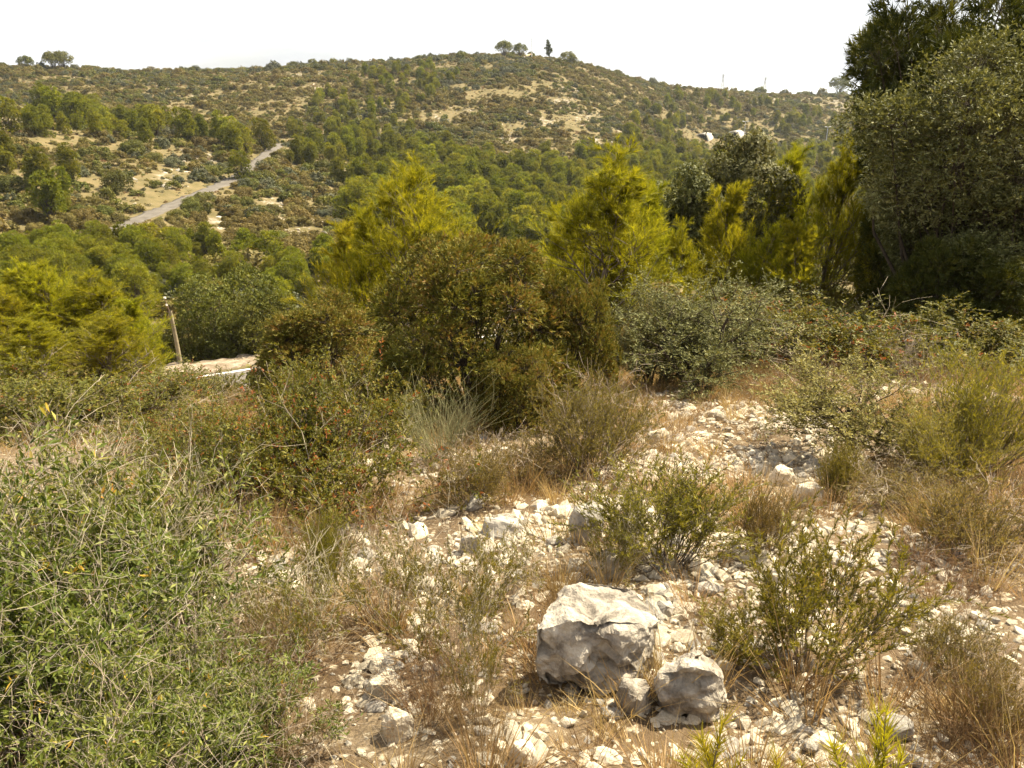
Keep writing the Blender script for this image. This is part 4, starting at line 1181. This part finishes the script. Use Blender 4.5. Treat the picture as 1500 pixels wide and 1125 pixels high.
place_px(P_PINEDARK, 'pine_tree', 'dark pine with overhanging boughs beside the large olive tree', 'pine tree', None, 1385, 18.5, 30, 190, sink=.1)
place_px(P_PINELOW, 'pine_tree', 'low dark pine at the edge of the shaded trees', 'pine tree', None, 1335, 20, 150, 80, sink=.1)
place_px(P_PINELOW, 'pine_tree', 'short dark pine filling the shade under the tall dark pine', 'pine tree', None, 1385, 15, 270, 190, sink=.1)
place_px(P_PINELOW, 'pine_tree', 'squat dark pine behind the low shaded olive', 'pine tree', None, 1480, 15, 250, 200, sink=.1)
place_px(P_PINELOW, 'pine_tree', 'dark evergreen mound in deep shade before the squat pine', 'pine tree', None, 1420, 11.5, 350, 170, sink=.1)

# bushes on the steep slope below the crest
rng = np.random.default_rng(640)
SB = [(P_SHRUBHI[0], 'olive brown'), (P_SHRUBHI[1], 'dark green'), (P_SHRUBHI[2], 'grey green'), (P_LEN[1], 'glossy green')]
cnt = 0
while cnt < 150:
    Y = 9.5 + 34 * rng.random() ** 1.3
    X = rng.uniform(-.78, .72) * Y
    if Y < 13 and X > -2: continue
    if min((X - q[0]) ** 2 + (Y - q[1]) ** 2 for q in rd1[::4]) < 16 or (abs(X + 17) < 3.4 and 36 < Y < 47): continue
    if X < -.42 * Y and Y < 19: continue
    qx, qy = project((X, Y, gz(X, Y) + 1.6))
    if 185 < qx < 385 and qy < 575: continue
    if Y < 32 and 90 < qx < 460 and qy < 610: continue
    k = int(rng.integers(4))
    h = (.9 + .9 * rng.random()) * (.75 if Y < 14 else 1.0)
    adj = 'low ' if h < 1.1 else 'tall ' if h > 1.5 else 'rounded '
    place(SB[k][0], 'slope_bush', adj + SB[k][1] + ' bush on the steep slope between crest and road', 'bush', adj + SB[k][1] + ' bushes on the steep slope', X, Y, h, h * (1.4 + .5 * rng.random()), rng=rng, sink=.05)
    cnt += 1
for px, Y, yt, w, pr, lab in ((40, 7.5, 545, 230, P_LEN[1], 'dark mastic bush behind the evergreen thicket'), (170, 8.0, 545, 190, P_LEN[0], 'rusty mastic bush in front of the broad yellow pine'),
                              (240, 6.2, 580, 160, P_LEN[0], 'thin mastic bush with red leaves near the grey brush'), (120, 6.0, 610, 200, P_TANGLE[0], 'tangle of bare grey twigs over the evergreen thicket'),
                              (385, 5.2, 562, 170, P_LEN[0], 'full mastic bush with rust red sprays beside the wide mastic bush'),
                              (440, 7.5, 520, 110, P_LEN[1], 'green mastic bush under the pale juniper'), (540, 6.8, 530, 150, P_LEN[1], 'round mastic bush beside the tallest juniper')):
    place_px(pr, 'mastic_bush' if pr is not P_TANGLE[0] else 'dead_brush', lab, 'bush' if pr is not P_TANGLE[0] else 'dead brush', None, px, Y, yt, w, sink=.05)

# ================================================================== WOODEN POLE
def pole():
    bx, by = -19.36, 44.0
    z = gz(bx, by)
    e = link('utility_pole', None, None, (bx, by, z), (0, R(-1.2), 0), label='weathered wooden pole with rusty bracket beside the asphalt road', cat='pole')
    ztop = unproj(255, 455, by)[2] - z
    hh = unproj(250, 437, by)[2] - z
    g = Geo(); k = 10
    zs = np.linspace(-.4, ztop, 9)
    p = np.stack([.02 * np.sin(zs * 1.3), .015 * np.cos(zs * 1.1), zs], 1)
    r = .13 - .035 * (zs / ztop)
    tubes(g, p[:-1], p[1:], r[:-1], r[1:], k)
    link('post', g.mesh('post', M['wood_pole'], True), e)
    g = Geo()
    a = np.array
    tubes(g, a([[-.10, 0, ztop - .3], [-.10, 0, ztop - .05], [-.32, 0, ztop - .08]]), a([[-.10, 0, ztop + .1], [-.22, 0, hh], [.14, 0, ztop - .06]]), .035, .03, 5)
    link('bracket', g.mesh('bracket', M['metal_rust']), e)
    g = Geo()
    zz = [0, .06, .1, .16, .2]
    rr = [.05, .075, .05, .07, .03]
    for x0, z0, s in ((-.22, hh - .02, 1.3), (-.18, ztop + .28, .9)):
        for q in range(4):
            tubes(g, a([[x0, 0, z0 + zz[q] * .6]]), a([[x0, 0, z0 + zz[q + 1] * .6]]), rr[q] * s, rr[q + 1] * s, 8)
    link('insulator', g.mesh('insulator', M['ceramic']), e)
pole()
for px, Y, yt, w, v, lab in ((330, 49, 392, 170, 1, 'wide green bush behind the wooden pole'), (270, 47, 465, 90, 1, 'dark green bush at the wooden pole foot'),
                             (370, 48, 430, 110, 1, 'green bush above the gravel verge'), (225, 47, 480, 50, 0, 'brown bush on the bank by the pole'), (320, 47.5, 470, 90, 2, 'dark low bush over the gravel verge')):
    place_px(P_BIG[0 if v else 1], 'roadside_bush', lab, 'bush', None, px, Y, yt, w, sink=.1)

# ================================================================== WOODED VALLEY AND HILLS
rng = np.random.default_rng(900)
POLY = [   # picture polygon of tree feet, trees per m2, height, label, group, young
    ([(-80, 395), (60, 385), (200, 372), (330, 372), (430, 385), (490, 400), (500, 480), (380, 450), (300, 440), (200, 470), (-80, 560)], .10, 4.6, 'bright green pine in the wood between road and stony hillside', 'pines of the wood below the hillside', 1),
    ([(-60, 172), (60, 160), (170, 178), (260, 202), (330, 214), (392, 224), (385, 240), (330, 236), (250, 226), (150, 208), (-60, 195)], .036, 7.0, 'green pine in the row along the hillside shoulder', 'pines along the hillside shoulder', 0),
    ([(425, 240), (500, 215), (620, 222), (760, 248), (1000, 225), (1010, 350), (700, 395), (480, 360), (520, 290)], .038, 6.5, 'pine on the wooded valley floor under the hill', 'pines on the valley floor', 0),
    ([(425, 205), (445, 165), (520, 112), (640, 100), (640, 140), (590, 170), (620, 215), (500, 218)], .018, 5.2, 'pine in the wooded gully on the far hill', 'pines in the hill gully', 0),
    ([(915, 175), (990, 140), (1080, 150), (1290, 175), (1290, 215), (1090, 195), (1000, 215), (900, 225)], .010, 6.5, 'dark pine on the slope above the tunnel mouths', 'pines above the tunnel mouths', 0),
    ([(1000, 225), (1300, 215), (1300, 300), (1000, 330)], .02, 6.0, 'pine near the tunnel road', 'pines near the tunnel road', 0),
    ([(430, 420), (1000, 400), (1300, 380), (1300, 330), (1000, 350), (700, 395), (480, 390)], .05, 5.0, 'green pine on the steep slope under the yellow pines', 'pines on the steep slope', 1),
    ([(640, 110), (900, 130), (920, 170), (760, 235), (640, 215)], .0012, 5.0, 'lone pine on the open hill', 'lone pines on the open hill', 0),
    ([(0, 210), (130, 210), (150, 330), (0, 330)], .004, 6.0, 'single pine on the terraced hillside', 'single pines on the terraced hillside', 0),
]
rdall = np.vstack([rd1, rd2])
def road_dist(X, Y):
    d = np.full(len(X), 1e9)
    for q in np.vstack([rd1[::3], rd2[::3]]):
        d = np.minimum(d, (X - q[0]) ** 2 + (Y - q[1]) ** 2)
    return np.sqrt(d)
N0 = 260000
Yc = np.sqrt(rng.uniform(24 ** 2, 660 ** 2, N0)); Xc = rng.uniform(-.80, .80, N0) * Yc
area = (660 ** 2 - 24 ** 2) * .80 / N0
Zc = ground(Xc, Yc)
pxc, pyc = project(np.stack([Xc, Yc, Zc], 1))
bare = bareness(Xc, Yc, Zc)
rdd = road_dist(Xc, Yc)
NOTUN = (pxc > 1000) & (pxc < 1092) & (Yc > 330) & (Yc < 470)
trees = []
for k, (poly, den, H, lab, grp, young) in enumerate(POLY):
    m = in_poly(pxc, pyc, poly) & (rng.random(N0) < den * area * (.45 + 1.1 * sstep(.3, .65, fbm(Xc / 18, Yc / 18, 60 + k, 3)))) & (rdd > 4) & (bare < .45) & ~((pxc > 190) & (pxc < 385) & (Yc < 50)) & ~(NOTUN & (Yc < 458) & (Yc > 395))
    for i in np.nonzero(m)[0]:
        h = H * (.6 + .7 * rng.random())
        trees.append((h / Yc[i], Xc[i], Yc[i], Zc[i], h, k))
# hand placed trees of the hillside: px, foot row, height
HAND = [(105, 268, 7, 'rounded bright pine standing alone on the terraced hillside'), (75, 325, 7.5, 'bright pine at the low edge of the terraced hillside'), (95, 298, 6, 'pine just above the low terrace edge'),
        (360, 226, 6.5, 'yellow green pine touching the hill track'), (385, 222, 9, 'tallest pine beside the bend of the hill track'), (352, 262, 6, 'dark trunked pine shading the hill track'),
        (425, 243, 4.0, 'small light pine on the open side of the hill track')]
P_HANDS = [3, 0, 1, 2, 2, 2, 0]
for (px, py, h, lab), v in zip(HAND, P_HANDS):
    b = hit(px, py, 60)
    place(P_FAR[v], 'pine_tree', lab, 'pine tree', None, b[0], b[1], h)
trees.sort(reverse=True)
IND = trees[:280]
for s_, X, Y, Z, h, k in IND:
    pr = P_PINE[rng.integers(3)] if Y < 50 else P_PINEMID[rng.integers(2)] if Y < 105 else P_FAR[rng.integers(4)]
    w = None
    q = h / POLY[k][2]
    adj = 'low' if q < .78 else 'tall' if q > 1.1 else 'middle sized'
    place(pr, 'pine_tree', adj + ' ' + POLY[k][3], 'pine tree', adj + ' ' + POLY[k][4], X, Y, h, zoff=Z - .1, rng=rng,
          parts=None if Y < 160 else ['trunk', 'crown'])
rest = np.array([t[1:5] for t in trees[280:]])
n = len(rest)
s = rest[:, 3] / 6.0
csrc = [link('crown_source', p['parts']['crown']) for p in P_FAR]
scatter('pine_wood', csrc, rest[:, :3], np.c_[np.zeros((n, 2)), rng.random(n) * 6.28], np.stack([s, s, s], 1), rng.integers(0, 4, n), 'far pines covering the hill and valley as one wood', 'wood')

# scrub of the slopes: 280 largest bushes are objects, the rest one cover
cov = (.16 + .75 * sstep(.38, .58, fbm(Xc / 13, Yc / 13, 301, 4))) * np.clip(1.1 - .85 * bare, .3, 1)
m = (rng.random(N0) < cov * area * .36) & (rdd > 3.0) & (Yc > 48) & ~(NOTUN & (Yc < 446) & (Yc > 428))
idx = np.nonzero(m)[0]
size = (.45 + 1.5 * rng.random(len(idx)) ** 1.9) * (.7 + .7 * fbm(Xc[idx] / 20, Yc[idx] / 20, 377, 2)) * np.where(rng.random(len(idx)) < .07, 1.6, 1)
kindn = fbm(Xc[idx] / 30, Yc[idx] / 30, 340, 2) + .25 * rng.normal(size=len(idx))
pick = np.where(kindn < .53, rng.integers(0, 2, len(idx)), np.where(kindn < .82, rng.integers(2, 4, len(idx)), 4))
order = np.argsort(-(size / Yc[idx]) * np.where(pxc[idx] > -10, 1, 0) * np.where(pyc[idx] < 370, 1, 0))
NB = {0: 'olive brown', 1: 'olive brown', 2: 'dark green', 3: 'dark green', 4: 'grey green'}
for q in order[:260]:
    i = idx[q]; p = pick[q]
    s = size[q]
    o = link('hill_bush', P_SHRUBHI[[0, 0, 1, 1, 2][p]]['parts']['foliage'], None, (Xc[i], Yc[i], Zc[i] - .05), (0, 0, rng.random() * 6.28), (s * 1.15, s, s * (.75 + .35 * rng.random())),
             label=('wide ' if s > 1.5 else 'small ') + NB[p] + ' rounded bush on the scrubby hillside', cat='bush', group=('wide ' if s > 1.5 else 'small ') + NB[p] + ' bushes of the scrubby hillside')
q = order[260:]
i = idx[q]; n = len(q); s = size[q]
ssrc = [link('scrub_source', p['parts']['foliage']) for p in P_SHRUB]
scatter('scrub', ssrc, np.stack([Xc[i], Yc[i], Zc[i] - .05], 1), np.c_[np.zeros((n, 2)), rng.random(n) * 6.28], np.stack([s * 1.2, s, s * (.7 + .5 * rng.random(n))], 1), pick[q], 'low olive brown scrub covering the hills', 'scrub')
# low dry herbs and cushions between the bushes
P_HERB = [mound_bush(161, 'rustgrass', 9, 16, 2, .3, .12), mound_bush(162, 'garrigue', 9, 16, 2, .3, .16), mound_bush(163, 'broom', 9, 16, 2, .3, .12)]
m = (rng.random(N0) < .34) & (rdd > 2.2) & (Yc > 55) & (Yc < 560)
i = np.nonzero(m)[0]; n = len(i)
s = (.16 + .34 * rng.random(n) ** 1.5) * np.clip(.8 + Yc[i] / 700, .8, 1.5)
hsrc = [link('herb_source', p['parts']['foliage']) for p in P_HERB]
scatter('dry_herbs', hsrc, np.stack([Xc[i], Yc[i], Zc[i] - .03], 1), np.c_[np.zeros((n, 2)), rng.random(n) * 6.28], np.stack([s * 1.3, s * 1.1, s * .8], 1), rng.integers(0, 3, n), 'low dry herbs and cushions between the hillside bushes', 'herbs')
# pale rocks on the bare patches
m = (rng.random(N0) < bare ** 1.5 * area * .45) & (rdd > 3.2)
i = np.nonzero(m)[0]; n = len(i)
s = .10 + .45 * rng.random(n) ** 2.5
rsrc = [link('stone_source', STONES[k]) for k in (1, 2, 4, 0)]
scatter('hill_stones', rsrc, np.stack([Xc[i], Yc[i], Zc[i] + .02], 1), np.c_[rng.normal(size=(n, 2)) * .3, rng.random(n) * 6.28], np.stack([s * 1.4, s, s * .8], 1), rng.integers(0, 4, n), 'pale limestone rubble on the bare hillside patches', 'rubble')

# ================================================================== SKYLINE AND FAR STRUCTURES
def sky_obj(px, pyb, pyt, Y=None):
    """ground point under a picture column at depth Y and the height reaching row pyt"""
    b = hit(px, pyb, 250) if Y is None else np.array((unproj(px, pyb, Y)[0], Y, 0))
    b[2] = gz(b[0], b[1])
    return b, max(unproj(px, pyt, b[1])[2] - b[2], 1.)
SKY = [(738, 80, 58, P_UMB, 'pine_tree', 'umbrella pine on the hill summit with clear trunk', 480), (762, 80, 62, P_UMB, 'pine_tree', 'smaller umbrella pine beside the summit mound', 480),
       (806, 80, 57, far_pine(48, H=7, wid=1.9, n1=30, n2=6, nl=.5, nw=.22, mat='pine_dark'), 'pine_tree', 'dark upright pine on the hill summit past the mast', 482), (38, 97, 80, P_UMB, 'pine_tree', 'small skyline pine on the long ridge', 440),
       (78, 96, 74, P_UMB, 'pine_tree', 'umbrella pine on the long ridge, one of a close pair', 442), (92, 96, 73, P_UMB, 'pine_tree', 'taller umbrella pine of the close pair on the long ridge', 438),
       (1228, 140, 110, P_UMB, 'pine_tree', 'broad lone pine on the low skyline above pale rocks', 640)]
for px, yb, yt, pr, nm, lab, Y in SKY:
    b, h = sky_obj(px, yb, yt, Y)
    place(pr, nm, lab, 'pine tree', None, b[0], b[1], h, zoff=b[2] - .2)
b, h = sky_obj(639, 93, 79, 478)
place(far_pine(46, H=8, wid=.7, n1=40, n2=4, nl=.4, nw=.2, mat='pine_dark'), 'cypress', 'slim dark cypress on the hill skyline', 'cypress', None, b[0], b[1], h)
for px, yb, yt, Y, lab in ((676, 86, 73, 480, 'grey green bush on the skyline before the summit'), (832, 84, 74, 483, 'dark bush at the edge of the hill summit'), (1113, 137, 126, 612, 'dark bush at the lattice pylon foot'),
                           (300, 108, 100, 450, 'dark round bush in the dip of the long ridge'), (318, 108, 101, 452, 'smaller dark bush in the dip of the long ridge'), (648, 88, 80, 480, 'grey bush on the hill skyline by the cypress')):
    b, h = sky_obj(px, yb, yt, Y)
    place(P_SHRUBHI[1], 'skyline_bush', lab, 'bush', None, b[0], b[1], h, zoff=b[2] - .3)
SKB = [(350, 103, 5), (395, 97, 8), (430, 96, 6), (458, 92, 9), (500, 90, 6), (512, 89, 8), (545, 88, 5), (690, 82, 6), (700, 82, 5), (865, 90, 7), (905, 104, 6), (955, 113, 8), (990, 121, 7), (1040, 130, 6), (1075, 135, 7), (1150, 136, 8), (1180, 135, 7),
       (1205, 136, 9), (1145, 137, 6), (140, 96, 7), (175, 99, 6), (215, 101, 7), (228, 102, 5), (262, 103, 8), (268, 104, 5), (110, 95, 8), (60, 95, 9), (15, 95, 5), (715, 80, 5), (850, 87, 6)]
rng = np.random.default_rng(77)
for px, yb, hp in SKB:
    Y = float(np.interp(px, [0, 250, 500, 780, 900, 1000, 1125, 1250], [438, 448, 478, 482, 498, 556, 615, 636]))
    b, h = sky_obj(px, yb, yb - hp, Y)
    hh = hp * Y / 1100
    k = int(rng.integers(3))
    place(P_SHRUBHI[k], 'skyline_bush', ('olive brown', 'dark green', 'grey green')[k] + ' rounded bush breaking the hill skyline', 'bush', ('olive brown', 'dark green', 'grey green')[k] + ' bushes on the skyline', b[0], b[1], max(hh, 2.2) * 1.15, max(hh, 2.2) * (1.2 + .6 * rng.random()), zoff=b[2] - .3)
# mast
b, h = sky_obj(779, 83, 55, 470)
e = link('mast', None, None, b, label='pale slender mast standing on the hill summit', cat='mast')
g = Geo(); tubes(g, np.array([[0, 0, -.5], [0, 0, h * .5]]), np.array([[0, 0, h * .5], [0, 0, h]]), np.array([.2, .15]), np.array([.15, .09]), 8)
link('pole', g.mesh('pole', M['white'], True), e)
g = Geo(); tubes(g, np.array([[-.5, 0, h * .93], [-.35, 0, h * .8]]), np.array([[.5, 0, h * .93], [.35, 0, h * .8]]), .06, .06, 5)
link('crossbar', g.mesh('crossbar', M['galv']), e)
# summit mound of tan earth and dry stone wall
def mound(px, Y, wpx, hpx, label, mat='earth'):
    X = unproj(px, 80, Y)[0]
    sc_ = FPX / (Y * 1.06)
    W, H = wpx / sc_, hpx / sc_
    n, m = 14, 28
    V = []
    for i in range(n):
        r = i / (n - 1)
        for j in range(m):
            a = j / m * 2 * math.pi
            x, y = X + math.cos(a) * r * W / 2, Y + math.sin(a) * r * W * .35
            hh = H * (1 - r) ** 1.3 * (1 + .3 * (fbm(np.array([x / 2.]), np.array([y / 2.]), 8)[0] - .5))
            V.append((x, y, gz(x, y) + hh - (.4 if i == n - 1 else 0)))
    Q = [(i * m + j, (i + 1) * m + j, (i + 1) * m + (j + 1) % m, i * m + (j + 1) % m) for i in range(n - 1) for j in range(m)]
    link('earth_mound', mk_mesh('earth_mound', np.array(V), [np.array(Q)], M[mat], None, True), label=label, cat='mound')
mound(778, 484, 46, 5, 'tan earth mound heaped on the hill summit')
def wall(pa, pb, Y, hm, label):
    Xa, Xb = unproj(pa, 80, Y)[0], unproj(pb, 80, Y)[0]
    g = Geo(); n = 34
    e = link('stone_wall', None, None, ((Xa + Xb) / 2, Y, gz((Xa + Xb) / 2, Y)), label=label, cat='wall')
    o = np.array(e.location)
    rr = np.random.default_rng(4)
    def box(x0, x1, z0, z1, y0, y1):
        gg = Geo()
        V = [(x, y, z) for x in (x0, x1) for y in (y0, y1) for z in (z0, z1)]
        gg.add(np.array(V) - o, quad=[(0, 1, 3, 2), (4, 6, 7, 5), (0, 4, 5, 1), (2, 3, 7, 6), (0, 2, 6, 4), (1, 5, 7, 3)])
        return gg
    for k in range(n):
        x0, x1 = Xa + (Xb - Xa) * k / n, Xa + (Xb - Xa) * (k + 1) / n - .03
        z = gz((x0 + x1) / 2, Y)
        h = hm * (.85 + .3 * rr.random())
        link('stone_block', box(x0, x1, z - .8, z + h, Y - .3 + .1 * rr.random(), Y + .3).mesh('stone_block', M['wallstone']), e)
wall(690, 832, 474, 1.0, 'low grey stone wall along the hill summit')
# lattice pylons beyond the low ridge
def pylon(px, ytop, Y, label):
    X = unproj(px, 130, Y)[0]
    z = gz(X, Y)
    h = unproj(px, ytop, Y)[2] - z
    e = link('pylon', None, None, (X, Y, z), label=label, cat='pylon')
    g = Geo(); a = np.array
    P0, P1 = [], []
    def w(t): return 2.6 * (1 - t) + .35 * t
    ts = np.linspace(0, 1, 12)
    for q in range(11):
        for sx, sy in ((-1, -1), (1, -1), (1, 1), (-1, 1)):
            c0, c1 = w(ts[q]), w(ts[q + 1])
            P0.append((sx * c0, sy * c0, ts[q] * h)); P1.append((sx * c1, sy * c1, ts[q + 1] * h))
            nx, ny = (-sy, sx)
            P0.append((sx * c0, sy * c0, ts[q] * h)); P1.append((nx * c1, ny * c1, ts[q + 1] * h))
    tubes(g, a(P0, float), a(P1, float), .13, .13, 4)
    link('lattice', g.mesh('lattice', M['galv']), e)
    for zf, L in ((.97, 2.6), (.88, 4.2), (.79, 3.4)):
        g = Geo()
        tubes(g, a([[-L, 0, zf * h], [-L, 0, zf * h], [L, 0, zf * h]]), a([[L, 0, zf * h], [0, 0, zf * h + 1.1], [0, 0, zf * h + 1.1]]), .12, .1, 4)
        link('cross_arm', g.mesh('cross_arm', M['galv']), e)
pylon(1058, 108, 760, 'thin lattice pylon beyond the saddle of the low ridge')
pylon(1120, 113, 740, 'lattice pylon standing near the dark bush on the low ridge')
# tunnel mouths: bevelled concrete tubes
def tunnel(px, py, Y, rad, label):
    c = unproj(px, py, Y)
    z = c[2]
    e = link('tunnel_mouth', None, None, (c[0], c[1], z - rad * .9), (0, 0, R(-28)), label=label, cat='tunnel')
    n = 40
    an = np.linspace(-.15 * math.pi, 1.15 * math.pi, n)
    def shell(r0, r1, y0a, y0b, y1):
        # arch with slanted front: low sides reach further out
        V = []
        for a_ in an:
            s = (1 - math.sin(a_)) * .5
            yf = y0a * (1 - s) + y0b * s
            for r in (r0, r1):
                for y in (yf, y1):
                    V.append((math.cos(a_) * r, y, rad * .9 + math.sin(a_) * r))
        Q = []
        for k in range(n - 1):
            b, d = k * 4, (k + 1) * 4
            Q += [(b, b + 1, d + 1, d), (b + 2, d + 2, d + 3, b + 3), (b, d, d + 2, b + 2), (b + 1, b + 3, d + 3, d + 1)]
        Q += [(0, 2, 3, 1), ((n - 1) * 4, (n - 1) * 4 + 1, (n - 1) * 4 + 3, (n - 1) * 4 + 2)]
        g = Geo(); g.add(np.array(V), quad=Q); return g
    link('portal_ring', shell(rad * .84, rad, 0, -rad * .9, rad * 3).mesh('portal_ring', M['concrete'], False), e)
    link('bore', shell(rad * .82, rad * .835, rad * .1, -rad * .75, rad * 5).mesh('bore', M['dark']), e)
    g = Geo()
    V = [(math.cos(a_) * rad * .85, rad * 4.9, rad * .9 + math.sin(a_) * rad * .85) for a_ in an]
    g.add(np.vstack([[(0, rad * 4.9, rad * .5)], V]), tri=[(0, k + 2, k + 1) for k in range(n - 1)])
    link('bore_end_shade', g.mesh('bore_end_shade', M['dark']), e)  # added dark cap closing the bore, painted as its unlit depth
tunnel(1027, 208, 440, 4.4, 'pale concrete tunnel mouth beside a pointed dark tree')
tunnel(1073, 204, 444, 4.2, 'pale concrete tunnel mouth near the street lamp')
# lamps of the tunnel road
def lamp(px, ytop, Y, label):
    X = unproj(px, 200, Y)[0]; z = gz(X, Y)
    h = unproj(px, ytop, Y)[2] - z
    e = link('street_lamp', None, None, (X, Y, z), label=label, cat='street lamp')
    g = Geo(); tubes(g, np.array([[0, 0, -.3], [0, 0, h * .5]]), np.array([[0, 0, h * .5], [0, 0, h]]), np.array([.22, .17]), np.array([.17, .12]), 8)
    link('post', g.mesh('post', M['galv'], True), e)
    for s in (-1, 1):
        g = Geo(); tubes(g, np.array([[0, 0, h - .1], [s * .7, 0, h + .05]]), np.array([[s * .7, 0, h + .05], [s * 1.6, 0, h + .12]]), np.array([.07, .22]), np.array([.1, .2]), 6)
        link('lamp_head', g.mesh('lamp_head', M['white']), e)
lamp(1090, 178, 436, 'double headed street lamp beside the tunnel mouth')
lamp(1211, 186, 430, 'double headed street lamp above the red panelled hut')
# hut with red panels
def hut(px, py, Y):
    c = unproj(px, py, Y)
    z = gz(c[0], c[1])
    zt = unproj(px, 215, Y)[2]; zb = unproj(px, 232, Y)[2] 
    e = link('roadside_hut', None, None, (c[0], c[1], zb), (0, 0, R(12)), label='small white hut with red panels beside the tunnel road', cat='hut')
    def box(nm, x0, x1, y0, y1, z0, z1, m):
        g = Geo()
        V = [(x, y, z_) for x in (x0, x1) for y in (y0, y1) for z_ in (z0, z1)]
        g.add(np.array(V), quad=[(0, 1, 3, 2), (4, 6, 7, 5), (0, 4, 5, 1), (2, 3, 7, 6), (0, 2, 6, 4), (1, 5, 7, 3)])
        link(nm, g.mesh(nm, M[m]), e)
    H = zt - zb
    box('wall', -3.6, 3.6, 0, 3.5, -3, H, 'concrete')
    box('roof', -4.0, 4.0, -.35, 3.9, H + .02, H + .35, 'white')
    for k in range(3):
        box('red_panel', -3.2 + k * 1.9, -1.75 + k * 1.9, -.12, -.02, H * .25, H * .82, 'red')
hut(1240, 224, 425)
# white crash barrier
def barrier():
    Y = 400
    X0, X1 = unproj(1160, 228, Y)[0], unproj(1190, 228, Y)[0]
    z = unproj(1175, 229, Y)[2]
    e = link('crash_barrier', None, None, (X0, Y, gz(X0, Y)), label='white crash barrier showing above the yellow pines', cat='barrier')
    dz = z - gz(X0, Y)
    g = Geo(); L = X1 - X0
    for q in (0, .35):
        tubes(g, np.array([[0, 0, dz + q]]), np.array([[L, 0, dz + q]]), .16, .16, 6)
    link('rail', g.mesh('rail', M['white']), e)
    for k in range(5):
        g = Geo(); tubes(g, np.array([[L * k / 4, .2, -.3]]), np.array([[L * k / 4, .2, dz + .4]]), .1, .1, 6)
        link('post', g.mesh('post', M['galv']), e)
barrier()
b, h = sky_obj(1033, 215, 192, 436)
place(far_pine(47, H=8, wid=.8, n1=40, n2=4, nl=.4, nw=.2, mat='pine_dark'), 'cypress', 'pointed dark cypress in front of the tunnel mouth', 'cypress', None, b[0], b[1], h, zoff=b[2])

# source meshes of the scattered covers are not things of their own: hide them from the scene
for o in [o for o in bpy.data.objects if o.name.split('.')[0].endswith('_source')]:
    COL.objects.unlink(o)

# thin summer haze in the air over the valley
def haze_box():
    m, n, l, out = _mat('thin_haze')
    v = n.new('ShaderNodeVolumePrincipled')
    v.inputs['Color'].default_value = (.88, .94, 1.0, 1)
    v.inputs['Density'].default_value = .00009
    v.inputs['Anisotropy'].default_value = .3
    l.new(v.outputs[0], out.inputs['Volume'])
    g = Geo()
    x0, x1, y0, y1, z0, z1 = -61000, 61000, -61000, 61000, EYE - 140, EYE + 40
    V = [(x, y, z) for x in (x0, x1) for y in (y0, y1) for z in (z0, z1)]
    g.add(np.array(V, float), quad=[(0, 1, 3, 2), (4, 6, 7, 5), (0, 4, 5, 1), (2, 3, 7, 6), (0, 2, 6, 4), (1, 5, 7, 3)])
    link('haze', g.mesh('haze', m), kind='stuff', label='thin pale haze in the air over the valley', cat='haze')
haze_box()
